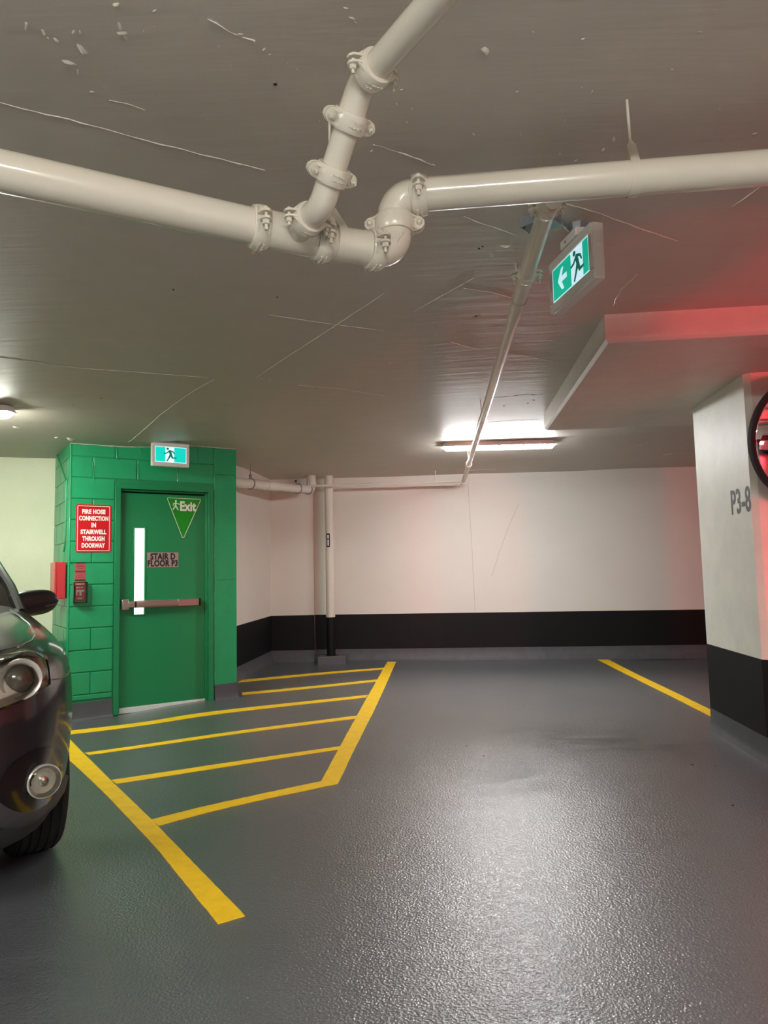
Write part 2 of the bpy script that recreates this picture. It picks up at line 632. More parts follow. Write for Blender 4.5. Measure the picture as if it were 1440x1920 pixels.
def wallrun(name, A, B, mat_w, thick=.2, bandz=BAND, grey=GREY, h=2.75, proud=.0, sideflip=1, bands=True, z0=-.1):
    """upright wall from A to B; black band and grey cove are its parts"""
    A, B = V((A[0], A[1], 0)), V((B[0], B[1], 0))
    D = (B - A).normalized()
    nrm = V((D.y, -D.x, 0)) * sideflip
    ln = (B - A).length
    fr = (D, nrm, Z3)
    mid = (A + B) / 2
    o = struct(name, MB().box(mid - nrm * (thick / 2) + Z3 * ((h + z0) / 2), (ln, thick, h - z0), fr), mat_w)
    if bands:
        za, zb = zf(A.x, A.y), zf(B.x, B.y)
        def slab(z_lo, z_hi, pr, mname, nm):
            vs = []
            for P, zz in ((A, za), (B, zb)):
                for q in (0, pr):
                    for h_ in (z_lo, z_hi): vs.append(P + nrm * (q - (.01 if q == 0 else 0)) + Z3 * (zz + h_))
            m_ = MB().add(vs, [(0, 1, 3, 2), (4, 6, 7, 5), (0, 4, 5, 1), (2, 3, 7, 6), (0, 2, 6, 4), (1, 5, 7, 3)])
            obj(nm, m_, mname, o)
        slab(grey, bandz, .003, 'black', 'painted_band')
        # grey coved base
        vs = []
        n = 5
        prof = [(-.01, grey), (.006, grey)] + [(.006 + .05 * (i / n) ** 2.4, grey * (1 - i / n)) for i in range(1, n + 1)] + [(.056, -.03), (-.01, -.03)]
        k = len(prof)
        for P, zz in ((A, za), (B, zb)):
            vs += [P + nrm * a + Z3 * (zz + b) for a, b in prof]
        obj('coved_base', MB().add(vs, [list(range(k)), list(range(k, 2 * k))] + [(i, (i + 1) % k, k + (i + 1) % k, k + i) for i in range(k)]), 'base', o)
    return o


Fj = V((-1.02, 9.9097 + .007, 0))
WF = wallrun('wall_back', V((-1.3, 9.924, 0)), V((7.5, 9.704, 0)), 'wall')
C1w = C1
wallrun('wall_back_left', C1w - V((.2, 0, 0)), V((-1.005, C1.y - .012 - .0, 0)), 'wall', thick=.12)
# return face of the slightly thicker left portion
A443 = atz(443.7, 1172, BAND + .02)
dA = (V((A443.x, A443.y, 0)) - C1w).normalized()
wallrun('wall_side', C1w + dA * ((A443 - C1w).length * 1.12), C1w, 'wall', thick=.2)
# white concrete wall left of the stair block
wl = V((.96, .277, 0)).normalized()
wallrun('wall_left', BK - wl * 5.2 + V((0, -.0, 0)), BK + wl * .3, 'wall_left', thick=.2)
# walls behind and beside the viewer
wallrun('wall_right', V((7.3, 10.2, 0)), V((7.3, -6.8, 0)), 'wall', bandz=.9)
wallrun('wall_front', V((7.4, -6.8, 0)), V((-8, -6.8, 0)), 'wall')
wallrun('wall_far_left', V((-7.9, -7, 0)), V((-7.9, 8, 0)), 'wall')
# fine vertical joint lines of the far wall
def wall_crack(pts, nm='hairline_joint'):
    W = []
    for (a, b) in pts:
        W.append(onp(a, b, V((-.7378, 9.9097)), F2) + WN * .001)
    obj(nm, MB().tube(W, .0022, 6), 'crack_w', WF)
MT['crack_w'] = mat('hairline', srgb(176, 166, 156), .7)
wall_crack([(877, 893), (880, 950), (884, 1010), (887, 1070), (891, 1148)])
wall_crack([(972, 945), (955, 985), (938, 1030), (922, 1080)])

# ------------------------------------------------------------------ ceiling seams, drips, cracks
def ceil_line(pts, wd, m, nm, jag=.35, down=.0025, step=.03, taper=True):
    P = [onceil(*p) for p in pts]
    path = []
    for a, b in zip(P[:-1], P[1:]):
        n = max(1, int((b - a).length / step))
        path += [a.lerp(b, i / n) for i in range(n)]
    path.append(P[-1])
    mbx = MB()
    vs, fs = [], []
    n = len(path)
    for i, p in enumerate(path):
        d = (path[min(i + 1, n - 1)] - path[max(i - 1, 0)]).normalized()
        sd = V((d.y, -d.x, 0)).normalized()
        k = wd * (1 + jag * random.uniform(-1, 1)) / 2
        if taper: k *= min(1, .25 + 3 * min(i, n - 1 - i) / n)
        dn = down * (1 + jag * random.uniform(-1, 1))
        j = sd * random.uniform(-1, 1) * jag * wd * .6
        zz = zc(p.x, p.y)
        p = V((p.x, p.y, zz)) + j
        vs += [p + sd * k + Z3 * .003, p + sd * k * .3 - Z3 * dn, p - sd * k * .3 - Z3 * dn, p - sd * k + Z3 * .003]
        if i: fs += [(4 * (i - 1) + q, 4 * (i - 1) + q + 1, 4 * i + q + 1, 4 * i + q) for q in range(3)]
    mbx.add(vs, fs)
    obj(nm, mbx, m, CEIL, smooth=0)


for pts, wd, j in (([(0, 192), (150, 229), (300, 270), (430, 302), (497, 319)], .006, .6), ([(700, 270), (760, 290), (815, 310)], .008, .9),
                   ([(1052, 380), (1120, 398), (1200, 428), (1270, 452)], .008, .5), ([(1440, 340), (1372, 388)], .005, .3),
                   ([(1196, 513), (1163, 545), (1148, 578)], .010, .7), ([(870, 405), (900, 418), (968, 440)], .006, .5),
                   ([(778, 583), (840, 548), (890, 520)], .006, .4), ([(205, 187), (240, 195), (272, 206)], .005, .5), ([(390, 34), (405, 44), (430, 58), (455, 69), (478, 76)], .005, .8),
                   ([(505, 590), (598, 604), (720, 620)], .004, .3), ([(0, 188 + 482), (150, 690), (390, 708)], .004, .3), ([(560, 722), (640, 729), (720, 742)], .008, .3),
                   ([(480, 708), (560, 655), (640, 603), (720, 550)], .01, .3), ([(240, 830), (300, 778), (360, 735), (402, 711)], .012, .3),
                   ([(25, 761), (90, 764), (150, 766)], .008, .4), ([(870, 540), (920, 548), (960, 558)], .006, .3), ([(945, 662), (1000, 669), (1045, 680)], .006, .3),
                   ([(845, 641), (870, 648), (900, 655)], .005, .3), ([(870, 883), (900, 881), (930, 880)], .01, .2)):
    ceil_line(pts, wd, 'seam', 'paint_ridge', jag=j)
for pts, wd, j in (([(925, 745), (950, 743), (985, 740), (1018, 739)], .028, 1.0), ([(910, 792), (960, 788), (1012, 786)], .02, .4), ([(884, 596), (893, 593), (903, 591)], .02, .8)):
    ceil_line(pts, wd, 'crack', 'open_crack', jag=j, down=.001)
mbx = MB()
drips = [(217, 9, 9), (50, 49, 8), (82, 61, 7), (106, 76, 7), (138, 60, 6), (150, 61, 5), (225, 50, 8), (229, 62, 9), (235, 69, 7), (154, 93, 12), (127, 117, 9), (146, 135, 5), (90, 72, 4), (172, 172, 5), (196, 164, 3),
         (270, 58, 4), (290, 50, 3), (475, 76, 7), (450, 64, 5), (495, 93, 6), (506, 102, 4), (434, 123, 3), (300, 179, 3), (290, 20, 5), (410, 87, 3), (390, 224, 3), (438, 253, 3), (557, 130, 3), (540, 120, 3),
         (648, 15, 5), (660, 34, 6), (667, 42, 4), (910, 95, 12), (1093, 73, 5), (1091, 164, 3), (753, 168, 4), (744, 195, 4), (773, 204, 4), (763, 229, 4), (735, 210, 3), (970, 172, 5), (1110, 173, 6), (888, 252, 5),
         (1151, 262, 7), (1131, 281, 6), (1080, 301, 4), (697, 283, 5), (1416, 250, 5), (1050, 289, 4), (1060, 225, 3), (977, 253, 4), (600, 227, 4), (948, 461, 8), (921, 477, 8), (896, 452, 3), (505, 711, 4),
         (132, 822, 10), (106, 820, 6), (32, 801, 8), (490, 709, 4), (730, 680, 4), (1247, 852, 5), (1254, 851, 5), (1200, 835, 4), (1350, 205, 4), (1260, 130, 4), (1313, 60, 4), (1000, 60, 4), (930, 200, 3)]
for (a, b, r) in drips:
    P = onceil(a, b)
    rr = r * (P - CAM).length / F * .62
    k = random.uniform(.5, 1.6)
    an = random.uniform(0, PI)
    X = V((math.cos(an), math.sin(an), 0)) * rr * (1.0 + k)
    Y = V((-math.sin(an), math.cos(an), 0)) * rr * .8
    vs = [P + Z3 * .002 + X * math.cos(q * PI / 4) * random.uniform(.7, 1.2) + Y * math.sin(q * PI / 4) * random.uniform(.7, 1.2) for q in range(8)]
    vs2 = [P - Z3 * rr * .55 + (v - P) * .45 for v in vs]
    mbx.add(vs + vs2, [(q, (q + 1) % 8, 8 + (q + 1) % 8, 8 + q) for q in range(8)] + [list(range(8, 16))])
obj('paint_drips', mbx, 'seam', CEIL, kind='stuff', smooth=80)
mbx = MB()
for (a, b, r) in [(325, 543, 5), (520, 557, 4), (190, 747, 3), (138, 759, 2), (424, 761, 3), (892, 592, 5), (871, 805, 5), (945, 761, 5), (1001, 750, 5), (990, 756, 4), (898, 466, 5), (905, 462, 4)]:
    P = onceil(a, b)
    rr = r * (P - CAM).length / F * .6
    mbx.lathe([(-.001, rr * .2), (-.0016, rr * .7), (.002, rr)], P, Z3, 9)
obj('pits', mbx, 'crack', CEIL, kind='stuff')
P = onceil(516, 156)
o = obj('anchor_sleeve', MB().lathe([(0, .007), (-.004, .0075), (-.004, .0055), (.001, .0055)], P, Z3, 16, closed=True), 'steel', CEIL)
obj('anchor_hole', MB().lathe([(-.0015, .0), (-.0015, .0054), (.001, .0054)], P, Z3, 12), 'dark', CEIL)

# ------------------------------------------------------------------ dropped slab and pillar on the right
P1 = V((2.4678, 5.4624, 0))
P2 = V((2.3645, 4.4515, 0))
ZD = 2.4784
pd = (P2 - P1).normalized()       # along the pillar's left face toward the viewer
pr = V((-pd.y, pd.x, 0))          # to the right
D1 = V((1.2475, 3.7712, 0))
D2 = V((1.4616, 6.2029, 0))
dd = (D1 - D2).normalized()
dr = V((.9985, .035, 0)).normalized()
D1R = onp(1440, 640, D1, D1 + V((1, -.0, 0)))
fd = (onceil(1440, 570) - onceil(1132.7, 588))
fd.z = 0
fd.normalize()
far_d = (atz(1298, 797, ZD) - atz(1027, 806.6, ZD))
far_d.z = 0
far_d.normalize()
c = .018
def ring(P_, z, inset):
    a = D1 + fd * inset + (D2 - D1).normalized() * inset
    b = D2 + far_d * inset - (D2 - D1).normalized() * inset
    e = D1 + fd * 4.2 + (D2 - D1).normalized() * inset
    g = D2 + far_d * 4.0 - (D2 - D1).normalized() * inset
    return [V((q.x, q.y, z)) for q in (a, b, g, e)]
vs = ring(0, 2.72, 0) + ring(0, ZD + c, 0) + ring(0, ZD, c)
fs = [(0, 1, 2, 3)[::-1], (8, 9, 10, 11)] + [(i, (i + 1) % 4, 4 + (i + 1) % 4, 4 + i) for i in range(4)] + [(4 + i, 4 + (i + 1) % 4, 8 + (i + 1) % 4, 8 + i) for i in range(4)]
obj('drop_panel', MB().add(vs, fs), 'ceiling_flat_p', kind='structure', smooth=0) if False else None
MT['drop'] = mat('drop_panel_paint', srgb(206, 200, 188), .45, bump=.3, bscale=12, bdist=.003, var=.05, vscale=7)
o = obj('drop_slab_1', MB().add(vs, fs), 'drop', kind='structure', smooth=0)

# pillar: chamfered rectangular column
LEN, WID, CH = (P1 - P2).length, 1.6, .034  # width out of view extended to keep red light off the far wall
def col_ring(z, off=0):
    a = P1 - pr * off
    b = P2 - pd * CH - pr * off
    c_ = P2 + pr * CH + pd * off
    d = P2 + pr * WID + pd * off
    e = P1 + pr * WID
    return [V((q.x, q.y, z)) for q in (a, b, c_, d, e)]
def col_mb(z0, z1, off=0):
    a, b = col_ring(z0, off), col_ring(z1, off)
    return MB().add(a + b, [list(range(5))[::-1], list(range(5, 10))] + [(i, (i + 1) % 5, 5 + (i + 1) % 5, 5 + i) for i in range(5)])
pil = struct('wall_pillar', col_mb(-.05, ZD + .01), 'pillar', smooth=0)
obj('painted_band', col_mb(GREY, BAND, .003), 'black', pil, smooth=0)
vs = []
for off, z in ((.005, GREY), (.007, .06), (.014, .02), (.03, .004), (.036, -.03)):
    vs += col_ring(z, off)
obj('coved_base', MB().add(vs, [(i * 5 + k, i * 5 + (k + 1) % 5, (i + 1) * 5 + (k + 1) % 5, (i + 1) * 5 + k) for i in range(4) for k in range(5)]), 'base', pil, smooth=50)
# unseen wall added beside the viewer to keep red tail-lamp light off the left
blocker = struct('wall_light_blocker', MB().box((2.0, -.20, 1.32), (.22, 2.9, 2.74)), 'pillar', smooth=0)
obj('painted_band', MB().box((2.0, -.20, (GREY + BAND) / 2), (.226, 2.906, BAND - GREY)), 'black', blocker, smooth=0)
# stencilled bay number on the pillar's left face
PO = P1 - pr * .0005
def onpil(a, b):
    Q = onp(a, b, P1, P2)
    return (Q - P1).dot(pd), Q.z
s0, z0_ = onpil(1371, 942)
s1, z1_ = onpil(1407.5, 936)
_, zt = onpil(1389, 915)
_, zb = onpil(1389, 961)
t = text_mb('P3-8', zt - zb, (s0 + s1) / 2, (zt + zb) / 2, PO, pd, Z3, .0012, bold=.02, maxw=(s1 - s0))
obj('bay_number', t, 'greyink', pil, label='grey stencilled P3-8 lettering', smooth=0)

# ------------------------------------------------------------------ green stair block
G = empty_struct('wall_stair_block', L + Z3 * 0)
blen = (R - L).length
def sz(px, py, off=0.0):
    """pixel on the door face pushed out by off -> (s, z)"""
    A = L + NF * off
    Q = onp(px, py, A, A + T)
    return (Q - L).dot(T), Q.z
def FP(s, z, off=0.0): return L + T * s + Z3 * z + NF * off
zfl, zfr = zf(L.x, L.y), zf(R.x, R.y)
DS0, DZT = sz(216, 905.7)
DS1, _ = sz(400, 913.6)
DZT = 2.15
TH = .16
# core wall (recessed joints plane is 6 mm behind the block faces), leaving the doorway open
def face_box(s0, s1, z0, z1, o0, o1, mb=None):
    mb = mb or MB()
    return mb.box(FP((s0 + s1) / 2, (z0 + z1) / 2, (o0 + o1) / 2), (s1 - s0, o1 - o0, z1 - z0), (T, NF, Z3))
core = MB()
face_box(.006, DS0 + .01, -.06, 2.7, -TH, -.007, core)
face_box(DS1 - .01, blen - .006, -.06, 2.7, -TH, -.007, core)
face_box(DS0 + .01, DS1 - .01, DZT - .02, 2.7, -TH, -.007, core)
obj('mortar_core', core, 'mortar', G, smooth=0)
# side walls and the back of the block
sidecore = MB().box(L + NB * .56 + T * .082 + Z3 * 1.32, (1.06, .15, 2.76), (NB, T, Z3))
obj('mortar_core', sidecore, 'mortar', G, smooth=0)
obj('side_face', MB().box(R + NB * .9 - T * .06 + Z3 * 1.32, (1.79, .11, 2.76), (NB, T, Z3)), 'green', G, smooth=0)
obj('rear_face', MB().box(L + NB * 1.75 + T * (blen / 2) + Z3 * 1.32, (.1, blen - .1, 2.76), (NB, T, Z3)), 'green', G, smooth=0)
# concrete blocks, one object each, mesh data shared by size
blk = {}
def block_mesh(ln, h, kind='full'):
    key = (round(ln, 3), round(h, 3))
    if key in blk: return blk[key]
    g = .0035
    a, b = ln / 2 - g, h / 2 - g
    r = .006
    vs = []
    for (x, z, y) in ((a, b, 0), (a, b, .006), (a - r, b - r, .009)):
        vs += [(-x, y, -z), (x, y, -z), (x, y, z), (-x, y, z)]
    fs = [(8, 9, 10, 11)] + [(i * 4 + k, i * 4 + (k + 1) % 4, (i + 1) * 4 + (k + 1) % 4, (i + 1) * 4 + k) for i in range(2) for k in range(4)]
    me = bpy.data.meshes.new('block')
    me.from_pydata(vs, [], fs)
    bm = bmesh.new(); bm.from_mesh(me); bmesh.ops.recalc_face_normals(bm, faces=bm.faces)
    if sum(f.normal.y for f in bm.faces) < 0: bmesh.ops.reverse_faces(bm, faces=bm.faces)
    bm.to_mesh(me); bm.free()
    me.materials.append(MT['green'])
    blk[key] = me
    return me
def put_block(P, X, Nn, ln, h):
    me = block_mesh(ln, h)
    o = bpy.data.objects.new('block', me)
    COL.objects.link(o)
    o.parent = G
    mw = Matrix((X, Nn, Z3)).transposed().to_4x4()
    mw.translation = P - wloc(G) + Nn * (-.008 + random.uniform(-.0006, .0008))
    o.matrix_local = mw
CJ = .2
zrows = [(.15, .2)] + [(.2 + CJ * k, .2 + CJ * (k + 1)) for k in range(11)] + [(2.4, 2.66)]
for i, (za, zb_) in enumerate(zrows):
    h = zb_ - za
    zc_ = (za + zb_) / 2 - .012
    odd = i % 2 == 1
    def row(s0, s1, cuts):
        cs = [s0] + [c_ for c_ in cuts if s0 + .05 < c_ < s1 - .05] + [s1]
        for a, b in zip(cs[:-1], cs[1:]):
            put_block(FP((a + b) / 2, zc_), T, NF, b - a, h)
    cuts = [.2, .6, 1.0, 1.4] if odd else [.4, .8, 1.2]
    if zb_ <= 2.16:
        row(.003, DS0 - .001, cuts)
    elif za < 2.15 < zb_:
        row(.003, DS0 - .001, cuts)
    else:
        row(.003, DS1 + .012, cuts)
    # side face, running back from the corner
    cs = [.01, .2, .6, 1.0] if odd else [.01, .4, .8, 1.0]
    for a, b in zip(cs[:-1], cs[1:]):
        put_block(L + NB * ((a + b) / 2) + Z3 * zc_, NB, -T, b - a, h)
# smooth rendered pier right of the door, in three lifts
for za, zb_ in ((.13, 1.2), (1.2, 2.29), (2.29, 2.66)):
    obj('pier_panel', face_box(DS1 + .012, blen, za + .001, zb_ - .001, -.03, .006), 'green', G, bevel=.003)
# rounded caulk bead in the joint between pier and frame, and at the outer corner
pts = [FP(DS1 + .012 + random.uniform(-.002, .002), .15 + 2.4 * i / 60, .004) for i in range(61)]
obj('sealant_bead', MB().tube(pts, [.006 + random.uniform(-.002, .003) for _ in pts], 8), 'green', G)
pts = [L + T * .004 + NB * .004 + Z3 * (.15 + 2.45 * i / 80) for i in range(81)]
obj('corner_bead', MB().tube(pts, [.011 + random.uniform(-.0015, .002) for _ in pts], 8), 'green', G)
pts = [FP(blen * i / 50, zc(FP(blen * i / 50, 0).x, FP(blen * i / 50, 0).y) - .002, .006) for i in range(51)]
obj('ceiling_sealant', MB().tube(pts, [.005 + random.uniform(-.002, .003) for _ in pts], 6), 'seam', G)
# thick drip runs of paint in the upper joints
for (a, b, c2) in ((218, 835, 862), (258, 870, 902), (174, 866, 902), (262, 836, 850)):
    s_, za_ = sz(a, b)
    _, zb2 = sz(a, c2)
    obj('paint_run', MB().tube([FP(s_ + .002 * i, za_ + (zb2 - za_) * i / 5, .003) for i in range(6)], [.003, .005, .006, .005, .007, .003], 7), 'green', G)
# grey base
mbx = MB()
vs = []
prof = [(-.02, .152), (.008, .152), (.010, .05), (.02, .015), (.05, -.002), (.055, -.06), (-.02, -.06)]
def base_run(A, B, nn, za, zb_):
    k = len(prof)
    vs = [P + nn * a + Z3 * (zz + b) for P, zz in ((A, za), (B, zb_)) for a, b in prof]
    return MB().add(vs, [list(range(k)), list(range(k, 2 * k))] + [(i, (i + 1) % k, k + (i + 1) % k, k + i) for i in range(k)])
zA = zf(L.x, L.y)
obj('coved_base', base_run(L - T * .01, L + T * (DS0 - .002), NF, zA, zA * .75), 'base', G)
obj('coved_base', base_run(L + T * (DS1 + .012), R + T * .01, NF, zfr - .004, zfr), 'base', G)
obj('coved_base', base_run(L - NF * .0 + NF * .01, L + NB * 1.0, -T, zA, zA), 'base', G)
obj('coved_base', base_run(R + NF * .01, R + NB * 1.8, T, zfr, zfr), 'base', G)

# ------------------------------------------------------------------ door 1
D = empty_struct('door_1', FP((DS0 + DS1) / 2, 0, 0))
fw = .052
fr = MB()
face_box(DS0, DS0 + fw, -.03, DZT, -.12, .012, fr)
face_box(DS1 - fw, DS1, -.0, DZT, -.12, .012, fr)
face_box(DS0 + fw, DS1 - fw, DZT - fw, DZT, -.12, .012, fr)
# rebate stop
face_box(DS0 + fw, DS0 + fw + .014, -.02, DZT - fw, -.12, -.03, fr)
face_box(DS1 - fw - .014, DS1 - fw, -.0, DZT - fw, -.12, -.012, fr)
face_box(DS0 + fw, DS1 - fw, DZT - fw - .018, DZT - fw, -.12, -.03, fr)
obj('door_frame', fr, 'green_door', D, bevel=.003)
fl = MB()
face_box(DS1 - fw - .024, DS1 - fw - .014, .0, DZT - fw - .018, -.12, -.022, fl)
obj('door_stop', fl, 'green_door', D, bevel=.002)
LS0, LS1, LZ1 = DS0 + fw + .016, DS1 - fw - .026, DZT - fw - .034
LO = -.045    # leaf face offset
# window opening in the leaf
ws0, wz1 = sz(252.6, 990, LO)
ws1, wz0 = sz(270.2, 1151.5, LO)
lf = MB()
zb0 = .025
for (a, b, c1, c2) in ((LS0, ws0, zb0, LZ1), (ws1, LS1, zb0, LZ1), (ws0, ws1, wz1, LZ1), (ws0, ws1, zb0, wz0)):
    face_box(a, b, c1, c2, LO - .045, LO, lf)
leaf = obj('door_leaf', lf, 'green_door', D, smooth=0)
wf = MB()
k = .014
for (a, b, c1, c2) in ((ws0 - k, ws0, wz0 - k, wz1 + k), (ws1, ws1 + k, wz0 - k, wz1 + k), (ws0, ws1, wz1, wz1 + k), (ws0, ws1, wz0 - k, wz0)):
    face_box(a, b, c1, c2, LO - .001, LO + .006, wf)
obj('window_bead', wf, 'green_door', leaf, bevel=.003)
obj('window_pane', face_box(ws0, ws1, wz0, wz1, LO - .03, LO - .024), 'white_emit', leaf, smooth=0, label='narrow wired glass pane, lit from the stairwell')
wr = MB()
for i in range(1, 6): wr.box(FP(ws0 + (ws1 - ws0) * i / 6, (wz0 + wz1) / 2, LO - .023), (.0008, .0008, wz1 - wz0), (T, NF, Z3))
nz_ = 48
for i in range(1, nz_): wr.box(FP((ws0 + ws1) / 2, wz0 + (wz1 - wz0) * i / nz_, LO - .023), (ws1 - ws0, .0008, .0008), (T, NF, Z3))
MT['wire'] = mat('glass_wire', srgb(225, 230, 225), .5, emit=.75, ecol=(1, 1, .96, 1))
obj('wire_mesh', wr, 'wire', leaf, kind='stuff', smooth=0)
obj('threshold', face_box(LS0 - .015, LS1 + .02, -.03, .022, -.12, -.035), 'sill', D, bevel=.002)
# pale sill colour stands in for stairwell light leaking under the door
# panic bar
O_ = LO
bs0, bz = sz(228, 1133, LO + .05)
bs1, bz1 = sz(375, 1129.5, LO + .05)
bz = (bz + bz1) / 2
hd = MB()
face_box(bs0, bs0 + .072, bz - .052, bz + .052, LO, LO + .05, hd)
bar = thing('panic_bar', 'long brushed steel push bar across the green door', 'push bar', FP(bs0, bz, LO))
obj('end_case', hd, 'steel', bar, bevel=.012)
face_box(bs0 + .05, bs0 + .11, bz - .030, bz + .030, LO + .0, LO + .058, hd)
obj('case_neck', face_box(bs0 + .06, bs0 + .125, bz - .028, bz + .028, LO, LO + .06), 'steel', bar, bevel=.006)
sm = bs0 + (bs1 - bs0) * .70
obj('rail', face_box(bs0 + .12, bs1, bz - .034, bz + .034, LO, LO + .042), 'steel', bar, bevel=.004)
obj('touch_pad', face_box(bs0 + .135, sm, bz - .022, bz + .022, LO + .042, LO + .066), 'steel', bar, bevel=.005)
obj('pad_shadow_gap', face_box(bs0 + .122, bs0 + .134, bz - .026, bz + .026, LO + .04, LO + .064), 'gloss_black', bar, bevel=.003)
obj('rail_cover', face_box(sm + .004, bs1 - .012, bz - .033, bz + .033, LO + .04, LO + .058), 'steel', bar, bevel=.004)
obj('end_cap', face_box(bs1 - .012, bs1 + .006, bz - .036, bz + .036, LO, LO + .06), 'gloss_black', bar, bevel=.004)

# triangular exit sign
k0 = [sz(312, 932.5, LO), sz(377.5, 936, LO), sz(343, 1012.5, LO)]
sg = thing('exit_triangle_sign', 'green downward triangle sign reading Exit on the door', 'sign', FP(*k0[0], LO))
O3 = FP(0, 0, LO)
tri = rpoly(k0, .012)
obj('sign_board', MB().prism(tri, O3 - NF * -.0, T, Z3, -.0) if False else MB().prism([(a, b) for a, b in tri], O3, T, Z3, .003), 'exitgreen', sg, smooth=0)
# T x Z3 = outward?  (checked: T x Z3 points to NF)
obj('sign_border', ring_mb(tri, .006, O3 + NF * .003, T, Z3, .0008), 'glow', sg, smooth=0)
_, za_ = sz(350, 940, LO); _, zb_ = sz(350, 957, LO)
e0, _ = sz(337.5, 950, LO); e1, _ = sz(367.5, 950, LO)
obj('lettering', text_mb('Exit', (za_ - zb_) * .98, (e0 + e1) / 2, (za_ + zb_) / 2 - .003, O3 + NF * .003, T, Z3, .001, bold=.042, maxw=e1 - e0), 'white', sg, smooth=0)
m0, mz = sz(329.5, 947.5, LO)
u = .05
MAN1 = [circle((0, .78 * u * 1.1), .2 * u), capsule((0, .5 * u), (-.05 * u, -.1 * u), .17 * u, .14 * u), capsule((.0, .48 * u), (-.45 * u, .35 * u), .09 * u), capsule((-.45 * u, .35 * u), (-.5 * u, -.05 * u), .08 * u), capsule((.05 * u, .45 * u), (.7 * u, .25 * u), .09 * u),
        capsule((-.05 * u, -.1 * u), (-.55 * u, -.85 * u), .13 * u, .1 * u), capsule((-.0 * u, -.1 * u), (.45 * u, -.9 * u), .13 * u, .1 * u)]
mm_ = MB()
for i, p in enumerate(MAN1): mm_.prism([(m0 + a, mz + b) for a, b in p], O3 + NF * .003, T, Z3, .001 + .00003 * i)
obj('walking_figure', mm_, 'white', sg, smooth=0)

# stair plate
a0, z1 = sz(275.8, 1036, LO); a1, z0 = sz(334.2, 1063, LO)
sg = thing('stair_number_plate', 'small metal plate reading STAIR D FLOOR P3 on the door', 'sign', FP(a0, z0, LO))
obj('sign_board', face_box(a0, a1, z0, z1, LO, LO + .002), 'plate', sg, smooth=0)
hh = (z1 - z0)
obj('lettering', text_mb('STAIR D', hh * .40, (a0 + a1) / 2, z0 + hh * .735, FP(0, 0, LO + .002), T, Z3, .0008, bold=.045, maxw=(a1 - a0) * .80), 'blackink', sg, smooth=0)
obj('lettering', text_mb('FLOOR P3', hh * .40, (a0 + a1) / 2, z0 + hh * .27, FP(0, 0, LO + .002), T, Z3, .0008, bold=.045, maxw=(a1 - a0) * .965), 'blackink', sg, smooth=0)

# fire hose sign
a0, z1 = sz(142.8, 946.5, .01); a1, z0 = sz(208, 1036, .01)
z1 = sz(175, 946, .01)[1]; z0 = sz(175, 1035.5, .01)[1]
O2 = FP(0, 0, .0035)
sg = thing('fire_hose_sign', 'red rectangular sign about the fire hose connection left of the green door', 'sign', FP((a0 + a1) / 2, z0, .0035))
pl = rrect((a0 + a1) / 2, (z0 + z1) / 2, a1 - a0, z1 - z0, .018)
obj('sign_board', MB().prism(pl, O2, T, Z3, .003), 'red', sg, smooth=0)
pl2 = rrect((a0 + a1) / 2, (z0 + z1) / 2, a1 - a0 - .026, z1 - z0 - .026, .008)
obj('sign_border', ring_mb(pl2, .005, O2 + NF * .003, T, Z3, .0006), 'white', sg, smooth=0)
for i, (tx, wfr) in enumerate((('FIRE HOSE', .66), ('CONNECTION', .83), ('IN', .135), ('STAIRWELL', .73), ('THROUGH', .63), ('DOORWAY', .66))):
    zz = z1 - (z1 - z0) * (.148 + .1415 * i)
    obj('lettering', text_mb(tx, (z1 - z0) * .088, (a0 + a1) / 2, zz, O2 + NF * .003, T, Z3, .0006, bold=.055, maxw=(a1 - a0) * wfr), 'white', sg, smooth=0)

# pull station with clear cover, and instruction label above
a0, z1 = sz(138.5, 1092, .03); a1, z0 = sz(162.5, 1128, .03)
ps = thing('fire_alarm_pull_station', 'small red fire alarm pull station under a clear cover on green blocks', 'fire alarm', FP((a0 + a1) / 2, z0, .002))
obj('housing', face_box(a0 + .012, a1 - .014, z0 + .012, z1 - .012, .001, .035), 'red_box', ps, bevel=.005)
obj('top_band', face_box(a0 + .004, a1 - .012, z1 - .032, z1 - .004, .001, .046), 'red', ps, bevel=.003)
cm = (a0 + a1) / 2
mt_ = MB()
face_box(cm - .034, cm + .034, (z0 + z1) / 2 + .004, (z0 + z1) / 2 + .019, .035, .040, mt_)
face_box(cm - .009, cm + .009, (z0 + z1) / 2 - .032, (z0 + z1) / 2 + .006, .035, .040, mt_)
face_box(cm - .034, cm - .026, (z0 + z1) / 2 - .030, (z0 + z1) / 2 + .006, .035, .037, mt_)
obj('pull_handle', mt_, 'white', ps, bevel=.001)
lt_ = MB()
face_box(cm - .022, cm + .018, z0 + .028, z0 + .036, .035, .0358, lt_)
for i in range(5): face_box(cm - .035 + i * .014, cm - .026 + i * .014, z1 - .022, z1 - .014, .046, .0468, lt_)
for i in range(3): face_box(cm - .033 + i * .02, cm - .02 + i * .02, z1 - .052, z1 - .042, .035, .0358, lt_)
obj('white_markings', lt_, 'white', ps, smooth=0, kind='stuff')
obj('clear_cover', face_box(a0, a1 + .004, z0 - .008, z1 + .004, .002, .06), 'clear', ps, bevel=.008)
cb = MB()
for (q0, q1, y0, y1) in ((a0 - .004, a1 + .008, z0 - .014, z0 - .006), (a0 - .004, a0 + .002, z0 - .01, z1), (a1 + .002, a1 + .008, z0 - .01, z1 - .01), (a0, a1, z1, z1 + .01)):
    face_box(q0, q1, y0, y1, .001, .016, cb)
MT['gasket'] = mat('cover_frame_grey_green', srgb(90, 120, 104), .4)
obj('cover_frame', cb, 'gasket', ps, bevel=.003)
a0, z1 = sz(140.5, 1054.5, .003); a1, z0 = sz(160.3, 1089, .003)
